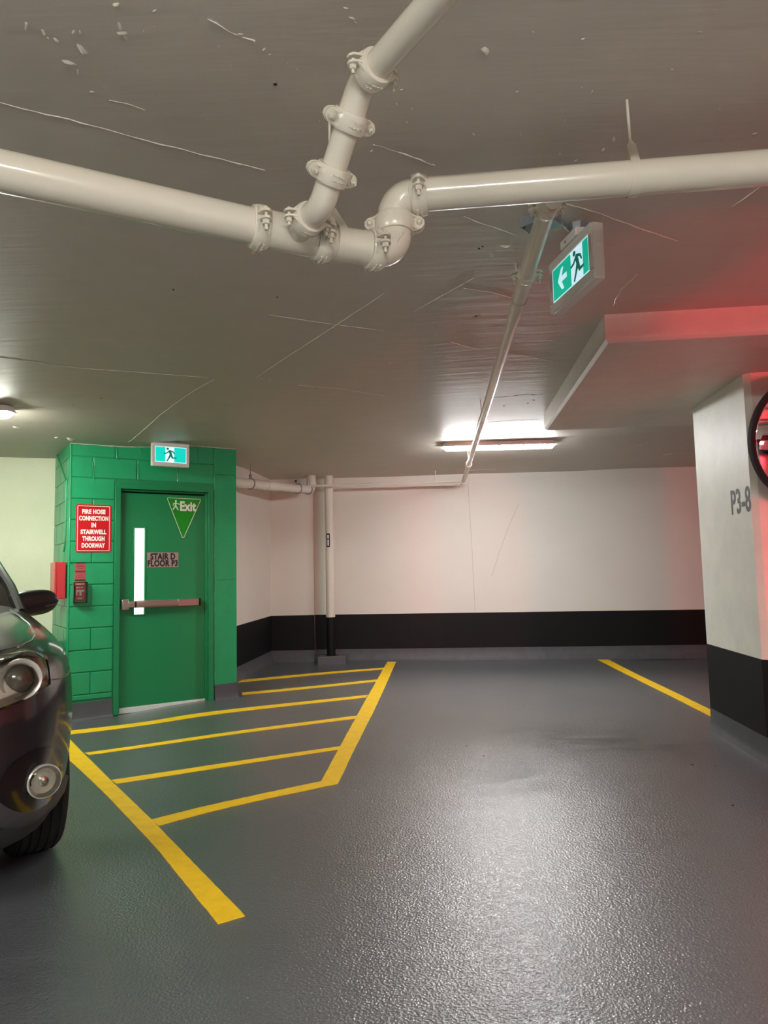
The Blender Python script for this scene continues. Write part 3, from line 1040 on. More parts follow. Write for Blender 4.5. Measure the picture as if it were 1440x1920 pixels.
lb = thing('alarm_instruction_label', 'narrow red and silver instruction label above the alarm pull station', 'label', FP(a0, z0, .003))
MT['pinkfoil'] = mat('red_foil_label', srgb(196, 92, 96), .3, metal=.3)
obj('label_sheet', face_box(a0, a1, z0, z1, .0015, .004), 'pinkfoil', lb, smooth=0)
bb = MB()
for zz, h in ((.97, .06), (.52, .045), (.04, .07)): face_box(a0 + .002, a1 - .002, z0 + (z1 - z0) * zz - (z1 - z0) * h / 2, z0 + (z1 - z0) * zz + (z1 - z0) * h / 2, .004, .0046, bb)
for zz, wq in ((.66, .5), (.30, .55), (.19, .8), (.44, .85), (.85, .7), (.76, .8)): face_box((a0 + a1) / 2 - (a1 - a0) * wq / 2, (a0 + a1) / 2 + (a1 - a0) * wq / 2, z0 + (z1 - z0) * zz, z0 + (z1 - z0) * (zz + .015), .004, .0045, bb)
obj('printed_lines', bb, 'blackink', lb, smooth=0)

# red cabinet on the block's side face, with its conduit
def SP(n, z, off=0.0): return L + NB * n + Z3 * z - T * off
def side_nz(px, py, off=0.0):
    A = L - T * off
    Q = onp(px, py, A, A + NB)
    return (Q - L).dot(NB), Q.z
nn, _ = side_nz(124, 1085, 0.01)
fA = L + NB * nn
Qt = onp(112, 1054, fA, fA + T); Qb = onp(112, 1123, fA, fA + T)
Ql = onp(105, 1090, fA, fA + T)
prot = -(Ql - fA).dot(T)
cab = thing('red_control_cabinet', 'red steel cabinet on the left side of the green stair block', 'cabinet', SP(nn, Qb.z, .0))
nl = .30
obj('cabinet_body', MB().box(SP(nn + nl / 2, (Qt.z + Qb.z) / 2, prot / 2 + .003), (nl, prot - .02, Qt.z - Qb.z), (NB, T, Z3)), 'red_box', cab, bevel=.004)
obj('cabinet_door', MB().box(SP(nn + nl / 2, (Qt.z + Qb.z) / 2, prot + .002), (nl + .004, .02, Qt.z - Qb.z + .004), (NB, T, Z3)), 'red_box', cab, bevel=.004)
obj('lock', MB().lathe([(0, .008), (.006, .008), (.006, 0)], SP(nn + .03, (Qt.z + Qb.z) / 2 + .1, prot + .012), -T, 12), 'steel', cab)
cond = thing('wall_conduit', 'thin green painted conduit running down the block side into the red cabinet', 'conduit', SP(nn, Qt.z, .02))
cp = [side_nz(a, b, .02) for a, b in ((105.5, 846), (107, 856), (112, 870), (120, 893), (123.5, 905), (124, 925), (124.2, 975), (123.8, 1005), (121, 1018), (118.5, 1035))]
cp = [SP(min(max(a, .1), .96), b, .015) for a, b in cp] + [SP(nn + .03, Qt.z, .03)]
obj('conduit_tube', MB().tube(cp, .0075, 10), 'green', cond)
obj('ceiling_cap', MB().lathe([(0, .012), (.03, .014), (.035, .022), (.06, .022)], cp[0] - Z3 * .01, Z3, 14), 'plastic_white', cond)
obj('coupler', MB().lathe([(-.02, .010), (.02, .010)], cp[4], Z3, 10), 'green', cond)

# ------------------------------------------------------------------ lit exit signs
def running_man(u, cx, cy, flip=1):
    P = []
    def q(*pts): return [(cx + flip * a * u, cy + b * u) for a, b in pts]
    def cap(a, b, r0, r1=None):
        aa, bb = q(a)[0], q(b)[0]
        P.append(capsule(aa, bb, r0 * u, (r1 if r1 is not None else r0) * u))
    P.append(circle(q((-.16, .40))[0], .085 * u))
    cap((-.02, .24), (.06, .0), .085, .08)
    cap((-.04, .26), (-.22, .10), .045, .04)
    cap((-.22, .10), (-.40, .06), .04, .035)
    cap((.02, .27), (.22, .20), .045, .04)
    cap((.22, .20), (.30, .06), .04, .03)
    cap((.04, .0), (-.06, -.20), .07, .055)
    cap((-.06, -.20), (-.20, -.44), .05, .04)
    cap((.07, .0), (.16, -.22), .07, .055)
    cap((.16, -.22), (.42, -.20), .05, .035)
    return P


def exit_sign(name_label, C0, X, N_, W, H, TK, arrow, group=None):
    """C0: centre of the lit face; X: reading direction; N_: outward normal"""
    Z = Z3
    base = C0 - N_ * TK / 2 - Z * H / 2
    th = thing('exit_sign', name_label, 'exit sign', base)
    fr = (X, N_, Z)
    obj('housing', MB().box(C0 - N_ * (TK / 2), (W, TK, H), fr), 'plastic_white', th, bevel=.006)
    bz_ = MB()
    bw = .026
    pw, ph = W - 2 * .030, H - 2 * .040
    for (x, z, w_, h) in ((0, (H + ph) / 4, W - .01, (H - ph) / 2 - .005), (0, -(H + ph) / 4, W - .01, (H - ph) / 2 - .005), ((W + pw) / 4, 0, (W - pw) / 2 - .004, ph), (-(W + pw) / 4, 0, (W - pw) / 2 - .004, ph)):
        bz_.box(C0 + X * x + Z * z + N_ * .002, (w_, .006, h), fr)
    obj('bezel', bz_, 'plastic_white', th, bevel=.0015)
    # lit panel
    O = C0 + N_ * .001
    pan = MB().box(O, (pw, .002, ph), fr)
    obj('lit_border', pan, 'pict_white', th, smooth=0)
    O = C0 + N_ * .002
    g = MB()
    iw, ih = pw - .009, ph - .009
    dx = (.062 if arrow else 0)
    dw = .105 if arrow else .085
    if not arrow: dx = -.01
    gm = 'pict_green' if arrow else 'pict_green2'
    l0, l1, r0, r1 = -iw / 2, dx - dw / 2, dx + dw / 2, iw / 2
    sl = .035
    # slanted door foot: green wedge
    for a, b in ((l0, l1), (r0, r1)): obj('green_field', MB().box(O + X * ((a + b) / 2) + N_ * .0006, (b - a, .0012, ih), fr), gm, th, smooth=0)
    A = -1 if X.cross(Z).dot(N_) < 0 else 1
    mm = MB()
    for i, p in enumerate(running_man(ih * .98, dx + .002, .0)): mm.prism(p, O, X, Z, A * (.0016 + .00005 * i))
    obj('running_figure', mm, 'pict_man', th, smooth=0)
    if arrow:
        ax = l0 + (l1 - l0) * .50
        s_ = ih * .30
        ar = MB()
        ar.prism([(ax - s_ * .95, 0), (ax - s_ * .05, s_ * 1.15), (ax + s_ * .45, s_ * 1.15), (ax - s_ * .05, s_ * .28), (ax + s_ * 1.15, s_ * .28), (ax + s_ * 1.15, -s_ * .28), (ax - s_ * .05, -s_ * .28), (ax + s_ * .45, -s_ * 1.15), (ax - s_ * .05, -s_ * 1.15)], O, X, Z, A * .0018)
        obj('arrow', ar, 'pict_white', th, smooth=0)
    return th


# near sign: hangs edge-on to the view, its lit face looking left
TLc, TRc = atw(1030.5, 494, 3.03), atw(1109.5, 418, 2.65)
nx_ = V((TRc.x - TLc.x, TRc.y - TLc.y, 0)).normalized()
nW = V((TRc.x - TLc.x, TRc.y - TLc.y, 0)).length
topz = (TLc.z + TRc.z) / 2
nn_ = V((nx_.y, -nx_.x, 0))
if nn_.dot(CAM - TLc) < 0: nn_ = -nn_
nH = .222
TOP = V(((TLc.x + TRc.x) / 2, (TLc.y + TRc.y) / 2, topz))
es = exit_sign('lit green exit sign with left arrow, hanging under the pipe', TOP - Z3 * (nH / 2), nx_, nn_, nW, nH, .048, True)
zc1 = zc(TOP.x, TOP.y)
obj('canopy_bracket', MB().box(TOP - nn_ * .024 + nx_ * .01 + Z3 * .019, (.145, .07, .036), (nx_, nn_, Z3)), 'plastic_white', es, bevel=.005)
obj('bracket_screw', MB().lathe([(0, .007), (.002, .007), (.002, 0)], TOP - nn_ * -.012 + nx_ * -.01 + Z3 * .015, nn_, 10), 'steel', es)
bx = TOP - nn_ * .03 + nx_ * .02
obj('ceiling_box', MB().lathe([(topz + .036, .036), (zc1 - .004, .042), (zc1, .042)], V((bx.x, bx.y, 0)), Z3, 8), 'galv', es, smooth=20)
obj('test_button', MB().lathe([(0, .009), (.003, .009), (.003, .006), (.001, .005), (.001, 0)], TOP + nx_ * -(nW / 2 * -1) * 1.0 - nn_ * .024 - Z3 * .09, nx_ if nx_.y < 0 else -nx_, 14), 'plastic_white', es)
obj('test_button', MB().lathe([(0, .009), (.003, .009), (.003, .006), (.001, .005), (.001, 0)], TOP + nx_ * (nW / 2 * (1 if nx_.y < 0 else -1)) - nn_ * .024 - Z3 * .09, nx_ if nx_.y < 0 else -nx_, 14), 'plastic_white', es) if False else None

# far sign: on the ceiling just in front of the green block, parallel to its face
offs = .26
q0 = sz(284.5, 852, offs); q1 = sz(355, 854, offs)
zt_, zb_ = sz(320, 830.5, offs)[1], sz(320, 875, offs)[1]
ccs = (q0[0] + q1[0]) / 2
es2 = exit_sign('lit green running figure exit sign above the green stair door', FP(ccs, (zt_ + zb_) / 2, offs), T, NF, q1[0] - q0[0], zt_ - zb_, .045, False)
ct = FP(ccs, zt_, offs - .022)
obj('canopy_bracket', MB().box(V((ct.x, ct.y, (zt_ + zc(ct.x, ct.y)) / 2)), (.15, .06, zc(ct.x, ct.y) - zt_ + .002), (T, NF, Z3)), 'galv', es2, bevel=.003)

# vented junction box on the ceiling and its thin conduit
JB = thing('junction_box', 'square galvanised junction box on the ceiling behind the small pipe', 'junction box', onceil(997, 425))
cj = [onceil(*p) for p in ((966, 434), (1012, 392))]
j0 = onceil(968, 405)
jx = V((.90, .43, 0)).normalized()
jx = (onceil(1030, 382) - onceil(964, 408)); jx.z = 0; jx.normalize()
jy = V((-jx.y, jx.x, 0))
if jy.y > 0: jy = -jy
hj = .045
jc = onceil(985, 410)
jc = V((jc.x, jc.y, zc(jc.x, jc.y)))
bl = .13
cxy = jc + jx * .055 - jy * .02
obj('box_body', MB().box(V((cxy.x, cxy.y, jc.z - hj / 2)), (bl, .10, hj), (jx, jy, Z3)), 'galv', JB, bevel=.002)
ko = MB()
for i in range(4): ko.lathe([(0, .011), (.0015, .011), (.0015, .008), (.0008, .007), (.0008, 0)], V((cxy.x, cxy.y, jc.z - hj / 2)) + jy * .05 + jx * (-.045 + .030 * i), jy, 12)
obj('knockouts', ko, 'galv', JB, kind='stuff')
sc_ = MB()
for a, b in ((-.05, -.04), (.05, .04), (-.05, .04)): sc_.lathe([(0, .005), (-.003, .004), (-.003, 0)], V((cxy.x, cxy.y, jc.z - hj)) + jx * a + jy * b, Z3, 8)
obj('cover_screws', sc_, 'dark', JB, kind='stuff')
cpath = [V((cxy.x, cxy.y, jc.z - .018)) + jx * .065, V((bx.x, bx.y, zc1 - .02)) - jx * .03]
tag(obj('short_conduit', MB().tube(cpath, .007, 10), 'galv', loc=cpath[0]), 'short thin metal conduit joining the ceiling box to the hanging exit sign', 'conduit')

# ------------------------------------------------------------------ light fixtures
def fixture(label, A, B, lens, group=None, wd=.13, h=.085, drop=0.0):
    """vapour-tight batten from A to B on the ceiling"""
    A, B = V((A[0], A[1], 0)), V((B[0], B[1], 0))
    c_ = (A + B) / 2
    zz = zc(c_.x, c_.y) - drop
    X = (B - A).normalized()
    Y = V((-X.y, X.x, 0))
    ln = (B - A).length
    th = thing('ceiling_light', label, 'light', V((c_.x, c_.y, zz - h)), group)
    def body(w0, w1, l0, l1, za, zb_):
        a = rrect(0, 0, l0, w0, .03)
        b = rrect(0, 0, l1, w1, .03)
        n = len(a)
        vs = [V((c_.x, c_.y, za)) + X * p[0] + Y * p[1] for p in a] + [V((c_.x, c_.y, zb_)) + X * p[0] + Y * p[1] for p in b]
        return MB().add(vs, [list(range(n)), list(range(n, 2 * n))] + [(i, (i + 1) % n, n + (i + 1) % n, n + i) for i in range(n)])
    obj('housing', body(wd * .8, wd, ln * .97, ln, zz - .004, zz - .045), 'plastic_white', th)
    n = 6
    mbq = MB()
    for i in range(n):
        t0, t1 = i / n, (i + 1) / n
        f = lambda t: math.sqrt(max(0, 1 - t * t * .55))
    mbq = body(wd * .94, wd * (.50 if not drop else .9), ln * .985, ln * (.94 if not drop else .98), zz - .052, zz - h - .002)
    if drop:  # added drop: unseen lights hang low to throw light sideways onto the pipes
        for sx in (-1, 1):
            P = V((c_.x, c_.y, 0)) + X * (ln * .38 * sx)
            obj('suspension_rod', MB().tube([P + Z3 * (zz - .01), P + Z3 * (zc(P.x, P.y) + .01)], .004, 8), 'galv', th)
    obj('shade_flange', body(wd * 1.08, wd * 1.08, ln * 1.01, ln * 1.01, zz - .045, zz - .053), 'plastic_white', th)  # rim added to shade the ceiling from the lens
    obj('lens', mbq, lens, th, smooth=0)
    cl = MB()
    for i in range(5):
        for sy in (-1, 1):
            cl.box(V((c_.x, c_.y, zz - .044)) + X * (ln * (-.42 + .21 * i)) + Y * (sy * wd / 2), (.02, .008, .03), (X, Y, Z3))
    obj('clips', cl, 'plastic_white', th, kind='stuff')
    return th


a_ = onceil(829, 832); b_ = onceil(1041, 824.5)
fixture('lit white batten light on the ceiling before the back wall', a_, b_, 'lens_far')
e_ = onceil(23, 758)
dl = V((.985, -.17, 0)).normalized()
fixture('lit batten light at the left edge of the ceiling', e_ - dl * 1.25, e_, 'lens_left')
fixture('white batten light hung on rods behind the viewer, over toward the car side', (-3.4, -.6), (-2.2, -.9), 'lens_back', drop=.3)
fixture('added unseen batten light hung on two rods just behind the viewer', (-.5, -1.15), (.7, -1.25), 'lens_back2', drop=.22)  # added lamp out of view, brightens the right-hand pipes and pillar

# ------------------------------------------------------------------ pipework
OD, ZLO, ZHI = .099, 2.205, 2.375
RP = OD / 2


def perp(a, ref):
    return (ref - a * ref.dot(a)).normalized()


def coupling(parent_list, P, A, S_, r, label=None, wd=.046, name='pipe_coupling', stud=.05, seg=28, both=True, fat=1.20):
    """two-bolt grooved coupling; S_ = direction of one ear; bolts run along A x S_"""
    A = A.normalized()
    S_ = perp(A, S_)
    B_ = A.cross(S_).normalized()
    if B_.z > .3: B_ = -B_
    k = r / .05
    h = wd / 2
    ro = r * fat
    if r < .04: k = max(k, .80)
    hous = MB().lathe([(-h, r * 1.0), (-h, ro * .965), (-h + .005, ro), (-h * .35, ro * 1.04), (h * .35, ro * 1.04), (h - .005, ro), (h, ro * .965), (h, r * 1.0)], P, A, seg)
    # ears: upper and lower pads either side of the split
    for sgn in (1, -1):
        s_ = S_ * sgn
        for b_ in (1, -1):
            y0 = .0065 * k
            t_ = .0075 * k
            poly = [(r * .9, -h * .92), (ro + .006 * k, -h * .88), (ro + .022 * k, -h * .68), (ro + .032 * k, -h * .25), (ro + .032 * k, h * .25), (ro + .022 * k, h * .68), (ro + .006 * k, h * .88), (r * .9, h * .92)]
            O = P + B_ * (b_ * y0)
            hous.prism(poly, O, s_, A, (t_) * (1 if s_.cross(A).dot(B_ * b_) > 0 else -1))
            # short web tying the lug back into the ring
            g = [(r * .95, 0), (ro + .010 * k, 0), (ro * 1.0, .010 * k), (r * .95, .026 * k)]
            for q_ in (-1, 1):
                O = P + B_ * (b_ * (y0 + t_ * .9)) + A * (h * .66 * q_ - h * .14)
                hous.prism(g, O, s_, B_ * b_, h * .28 * (1 if s_.cross(B_ * b_).dot(A) > 0 else -1))
    # cast lettering as small raised ridges on the ring
    for q in range(10):
        for row_ in (-.28, .28):
            an = (q - 4.5) * .085
            dirv = (B_ * math.cos(an) + S_ * math.sin(an))
            tz = A.cross(dirv)
            hous.box(P + dirv * (ro * 1.045) + A * (row_ * h + random.uniform(-.001, .001)), (.0032 * k * random.uniform(.5, 1.2), .0032 * k, .007 * k * random.uniform(.6, 1.1)), (tz, dirv, (A + tz * random.uniform(-.5, .5)).normalized()))
    o = obj(name, hous, 'pipe', parent_list, smooth=40, bevel=.0012, label=label)
    for sgn in ((1, -1) if both else (1,)):
        c_ = P + S_ * sgn * (ro + .016 * k)
        bt = MB().tube([c_ - B_ * (.024 * k), c_ + B_ * (stud + .012 * k)], .0048 * k, 12)
        bt.lathe([(.0145 * k, 0), (.0145 * k, .0105 * k), (.027 * k, .0105 * k), (.027 * k, 0)], c_, B_, 6)
        bt.lathe([(-.0145 * k, 0), (-.0145 * k, .0095 * k), (-.020 * k, .009 * k), (-.025 * k, .005 * k), (-.026 * k, 0)], c_, B_, 14)
        obj('bolt', bt, 'pipe', o, smooth=40)
    return o


def arc_pts(V0, d0, d1, R_, n=12):
    """fillet of two directions meeting at V0: enters along d0, leaves along d1"""
    d0, d1 = d0.normalized(), d1.normalized()
    ang = d0.angle(d1)
    tl = R_ * math.tan(ang / 2)
    a, b = V0 - d0 * tl, V0 + d1 * tl
    c_dir = (d1 - d0).normalized()
    c_ = V0 + c_dir * (R_ / math.cos(ang / 2))
    out = []
    for i in range(n + 1):
        t = i / n
        ax = d0.cross(d1).normalized()
        v = (a - c_)
        out.append(c_ + Matrix.Rotation(ang * t, 3, ax) @ v)
    return out


A0 = atz(0, 320.5, ZLO); A1 = atz(463, 421, ZLO); A2 = atz(649, 458, ZLO)
rd = (A2 - A0).normalized()
VJ = atz(741, 473, ZLO)       # vertical jog
rd2 = (VJ - A1).normalized()
H0, H1 = atz(803, 363.5, ZHI), atz(1440, 314.5, ZHI)
hd_ = (H1 - H0).normalized()
VJ = V((VJ.x, VJ.y, ZLO))
VH = V((VJ.x, VJ.y, ZHI))
hd2 = (H0 - VH); hd2.z = 0; hd2.normalize()
run = thing('sprinkler_main_pipe', 'thick cream pipe line with an S bend crossing below the ceiling', 'pipe', VJ)
C_1 = atz(486, 427, ZLO); C_2 = atz(604, 451.5, ZLO); C_3 = atz(703, 468, ZLO)
sp_l = (C_1 - A0).normalized()
obj('pipe_length', MB().tube([A0 - sp_l * 1.6, A0, C_1 - sp_l * .002], RP, 40), 'pipe', run)
obj('pipe_length', MB().tube([C_2, C_3], RP, 40), 'pipe', run)
obj('pipe_length', MB().tube([H0 - hd_ * .02, H1, H1 + hd_ * 1.8], RP, 40), 'pipe', run)
# tee body between the first two couplings
tm = (C_1 + C_2) / 2
TE = atz(548, 439.5, ZLO)
obj('tee_body', MB().tube([C_1, C_1 + rd2 * .02, C_1 + rd2 * .03, C_2 - rd2 * .03, C_2 - rd2 * .02, C_2], [RP, RP, RP * 1.06, RP * 1.06, RP, RP], 36), 'pipe', run)
# elbows of the S bend
Rb = .060
e1 = arc_pts(VJ, rd2, Z3, Rb, 14)
e2 = arc_pts(VH, Z3, hd2, Rb, 14)
def elbow(pts, r, flare=True):
    n = len(pts)
    rr = [r * (1.05 if 1 < i < n - 2 else 1.02) for i in range(n)]
    return MB().tube(pts, rr, 36)
el1 = obj('elbow', elbow([C_3] + e1, RP), 'pipe', run)
el2 = obj('elbow', elbow(e2 + [H0 - hd_ * .025], RP), 'pipe', run)
# raised cast marks on the elbows
def cast_marks(P, nrm, X, n=3, m_=6, sc=.006):
    mbq = MB()
    Y = nrm.cross(X).normalized()
    for i in range(n):
        for j in range(m_):
            if random.random() < .2: continue
            p = P + X * ((j - m_ / 2) * sc * 1.1) + Y * ((i - n / 2) * sc * 1.5)
            a = random.uniform(-.6, .6)
            mbq.box(p, (sc * random.uniform(.3, .8), sc * random.uniform(.6, 1.1), .004), (X * math.cos(a) + Y * math.sin(a), Y * math.cos(a) - X * math.sin(a), nrm))
    return mbq
vdir = (CAM - VJ).normalized()
mid = e2[7]
cdir = perp((e2[8] - e2[6]).normalized(), (CAM - mid).normalized())
obj('cast_marks', cast_marks(mid + cdir * (RP * 1.05 - .0012), cdir, (e2[8] - e2[6]).normalized(), 3, 7, .005), 'pipe', el2)
mid = e1[9]
cdir = perp((e1[10] - e1[8]).normalized(), (CAM - mid).normalized())
obj('cast_marks', cast_marks(mid + cdir * (RP * 1.05 - .0012), cdir, (e1[10] - e1[8]).normalized(), 3, 7, .005), 'pipe', el1)
toC = -rd2.cross(Z3)
if toC.y > 0: toC = -toC
earL = (toC + V((0, 0, .0))).normalized()
coupling(run, C_1, rd2, earL, RP, stud=.03)
coupling(run, C_2, rd2, earL, RP, stud=.03)
coupling(run, C_3, rd2, earL, RP, stud=.03)
Cv = V((VJ.x, VJ.y, (ZLO + ZHI) / 2))
vr = (ray(740, 413)); vr.z = 0; vr.normalize()
earV = V((vr.y, -vr.x, 0))
coupling(run, Cv, V((0, 0, 1)), (earV + vr * -.0), RP, stud=.02, wd=.054)
C_5 = atz(787, 366, ZHI)
toC2 = V((hd_.y, -hd_.x, 0))
if toC2.y > 0: toC2 = -toC2
coupling(run, C_5, hd_, toC2, RP, stud=.03)

# branch toward the viewer
e_dir = V((-rd2.y, rd2.x, 0))
if e_dir.y > 0: e_dir = -e_dir
RB = .0325
q_dir = (e_dir + Z3).normalized()
CA = atz(581, 402, ZLO)
t0 = TE
e_dir = V((.55, -.835, 0)).normalized()
q_dir = (e_dir + Z3 * 1.0).normalized()
NA = t0 + e_dir * .175            # first 45 degree bend
NC = NA + q_dir * .300            # second bend, levels off
br = thing('branch_pipe', 'thinner cream branch pipe rising from the tee toward the upper right', 'pipe', t0)
obj('outlet_neck', MB().tube([t0, t0 + e_dir * .09], [.040, .036], 30), 'pipe', br)
pb = arc_pts(NA, e_dir, q_dir, .07, 8)
pc = arc_pts(NC, q_dir, e_dir, .07, 8)
obj('elbow', MB().tube([t0 + e_dir * .09] + pb + [NA + q_dir * .075], RB * 1.06, 30), 'pipe', br)
obj('pipe_length', MB().tube([NA + q_dir * .075, NC - q_dir * .085], RB, 30), 'pipe', br)
obj('elbow', MB().tube([NC - q_dir * .085] + pc + [NC + e_dir * .06], RB * 1.06, 30), 'pipe', br)
obj('pipe_length', MB().tube([NC + e_dir * .06, NC + e_dir * 1.6], RB, 30), 'pipe', br)
sA = V((e_dir.y, -e_dir.x, 0))
coupling(br, t0 + e_dir * .098, e_dir, sA, RB, wd=.044, stud=.022, fat=1.36)
coupling(br, NA + q_dir * .085, q_dir, sA, RB, wd=.044, stud=.022, fat=1.36)
coupling(br, NC - q_dir * .085, q_dir, sA, RB, wd=.044, stud=.02, fat=1.36)
coupling(br, NC + e_dir * .055, e_dir, sA, RB, wd=.044, stud=.022, fat=1.36)


# strap hangers
def strap_hanger(label, P, A, r, rod_top, lean=None, name='pipe_hanger'):
    A = A.normalized()
    th = thing(name, label, 'pipe hanger', V((P.x, P.y, P.z)), None)
    Sd = A.cross(Z3).normalized()
    wd = .026
    path = []
    tip = P + Z3 * (r + .055) + (lean or V((0, 0, 0)))
    for i in range(25):
        an = math.radians(40 + 360 - 80) * 1
        a = math.radians(52) + math.radians(256) * i / 24
        path.append(P + (Z3 * math.cos(a) + Sd * math.sin(a)) * (r + .0016))
    path = [tip + Sd * .006] + path + [tip - Sd * .006]
    vs, fs = [], []
    for p in path:
        n_ = (p - P).normalized() * .0016
        vs += [p - A * wd / 2, p + A * wd / 2, p + A * wd / 2 + n_, p - A * wd / 2 + n_]
    for i in range(len(path) - 1):
        for k_ in range(4): fs.append((4 * i + k_, 4 * i + (k_ + 1) % 4, 4 * i + 4 + (k_ + 1) % 4, 4 * i + 4 + k_))
    obj('strap', MB().add(vs, fs), 'pipe', th)
    obj('threaded_rod', MB().tube([tip - Z3 * .012, rod_top], .0042, 10), 'pipe', th)
    obj('nut', MB().lathe([(-.004, 0), (-.004, .009), (.008, .009), (.008, 0)], tip, Z3, 6), 'pipe', th)
    return th


PH = atz(1186, 335, ZHI)
rt = V((PH.x - .004, PH.y, zc(PH.x, PH.y) + .01))
strap_hanger('strap hanger on a rod holding the right-hand thick pipe', PH, hd_, RP, rt)
PH2 = atz(634, 455, ZLO)
strap_hanger('strap hanger behind the branch pipe holding the short pipe length', PH2, rd2, RP, V((PH2.x - .02, PH2.y + .0, zc(PH2.x, PH2.y) + .01)), lean=V((-.02, 0, 0)))

# small pipe line running back to the far wall, then left along it
ZS = 2.455
RS = .032
s_a = atz(1027, 386, ZS); s_b = atz(869, 903, ZS)
sd_ = (s_b - s_a).normalized()
sm = thing('sprinkler_branch_line', 'long narrow cream pipe running back under the ceiling to the far wall', 'pipe', s_a)
p1 = atz(965, 596, ZS); p2 = atz(898, 803, ZS)
def onl(P): return s_a + sd_ * (P - s_a).dot(sd_)
p1, p2 = onl(p1), onl(p2)
obj('pipe_length', MB().tube([s_a, p1], RS, 24), 'pipe', sm)
obj('pipe_length', MB().tube([p1, p2], RS * .90, 24), 'pipe', sm)
obj('pipe_length', MB().tube([p2, s_b], RS * .82, 24), 'pipe', sm)
coupling(sm, s_a + sd_ * .01, sd_, V((1, 0, 0)), RS, wd=.045, stud=.02)
cpx = onl(atz(992, 515, ZS))
coupling(sm, cpx, sd_, V((1, 0, 0)), RS, wd=.045, stud=.03)
# drop from the main to the branch line
obj('riser_stub', MB().tube([s_a, s_a - sd_ * .05, s_a - sd_ * .12 - Z3 * .04], [RS, RS, RS], 20), 'pipe', sm)
obj('elbow', MB().tube([s_b - sd_ * .06, s_b, s_b + V((-.03, .02, 0))], RS * 1.25, 16), 'pipe_far', sm)
s_c = atz(556, 909.5, ZS - .01)
rl = .017
cl_ = thing('wall_sprinkler_line', 'slim cream pipe running level along the top of the back wall', 'pipe', s_b)
s_c = V((atY(556, 909.5, s_b.y + .04).x, s_b.y + .05, s_b.z - .01))
obj('pipe_length', MB().tube([s_b, s_c], rl, 14), 'pipe_far', cl_)
obj('end_fitting', MB().lathe([(-.05, .018), (-.05, .03), (-.02, .03), (-.02, .024), (.02, .024), (.02, .032), (.05, .032), (.05, .018)], s_c, V((1, 0, 0)), 14), 'pipe_far', cl_)
obj('valve', MB().tube([s_c, s_c + Z3 * .07], .016, 12), 'pipe_far', cl_)
obj('valve_cap', MB().tube([s_c + Z3 * .06, s_c + Z3 * .085], .025, 10), 'dark', cl_)
def rod_hanger(label, P, r, dx=0):
    th = thing('rod_hanger', label, 'pipe hanger', P)
    obj('threaded_rod', MB().tube([P + Z3 * (r + .05), V((P.x + dx, P.y, zc(P.x, P.y) + .01))], .004, 8), 'pipe_far', th)
    ring_ = [P + V((math.cos(a), 0, math.sin(a))) * (r + .004) for a in [2 * PI * i / 20 for i in range(21)]]
    obj('loop', MB().tube(ring_, .004, 6, cap=False), 'pipe_far', th)
    obj('stem', MB().tube([P + Z3 * r, P + Z3 * (r + .055)], .011, 8), 'pipe_far', th)
    return th
rod_hanger('small rod hanger on the slim wall pipe left of its corner', s_c.lerp(s_b, (817 - 556) / (869 - 556)), rl)
# clevis/rod hangers on the long branch line
def side_hanger(label, P, r, axis, top):
    th = thing('rod_hanger', label, 'pipe hanger', P)
    sd2 = V((axis.y, -axis.x, 0)).normalized()
    ring_ = [P + (sd2 * math.cos(a) + Z3 * math.sin(a)) * (r + .002) for a in [2 * PI * i / 24 for i in range(25)]]
    vs, fs = [], []
    for p in ring_:
        n_ = (p - P).normalized() * .002
        vs += [p - axis * .009, p + axis * .009, p + axis * .009 + n_, p - axis * .009 + n_]
    for i in range(24):
        for k_ in range(4): fs.append((4 * i + k_, 4 * i + (k_ + 1) % 4, 4 * i + 4 + (k_ + 1) % 4, 4 * i + 4 + k_))
    obj('loop', MB().add(vs, fs), 'pipe', th)
    obj('threaded_rod', MB().tube([P + Z3 * (r + .002), top], .004, 8), 'pipe', th)
    return th
hp = onl(atz(903, 788, ZS))
side_hanger('thin rod hanger halfway along the narrow pipe', hp, RS, sd_, V((hp.x - .01, hp.y, zc(hp.x, hp.y) + .01)))
hp = onl(atz(975, 562, ZS))
side_hanger('thin rod hanger near the second coupling of the narrow pipe', hp, RS, sd_, V((hp.x - .01, hp.y, zc(hp.x, hp.y) + .01)))
hp = onl(atz(877, 870, ZS))
side_hanger('white rod hanger near the far end of the narrow pipe', hp, RS, sd_, V((hp.x - .01, hp.y, zc(hp.x, hp.y) + .01)))

# drain pipe from the side wall to the far corner
ZP = 2.43
g0, g1 = atz(443, 904.5, 2.315), atz(578, 918, 2.40)
ZP = 2.40
gd = (g1 - g0).normalized()
dp = thing('drain_pipe', 'thick cream drain pipe under the ceiling in the far left corner', 'pipe', g0)
RG = .058
cpl = g0.lerp(g1, .52)
obj('pipe_length', MB().tube([g0 - gd * .10, cpl], RG, 24), 'pipe_far', dp)
obj('pipe_length', MB().tube([cpl, g1], RG * .94, 24), 'pipe_far', dp)
obj('pipe_sleeve', MB().tube([cpl - gd * .25, cpl], RG * 1.07, 24), 'pipe_far', dp)
vtx = g1 + gd * .09
obj('elbow', MB().tube([g1] + arc_pts(vtx, gd, Z3, .08, 8) + [vtx + Z3 * .10], RG * 1.06, 20), 'pipe_far', dp)
obj('collar', MB().lathe([(.06, RG * 1.2), (.14, RG * 1.2), (.15, RG * 1.1), (zc(vtx.x, vtx.y) - ZP + .01, RG * 1.1)], vtx, Z3, 20), 'pipe_far', dp)
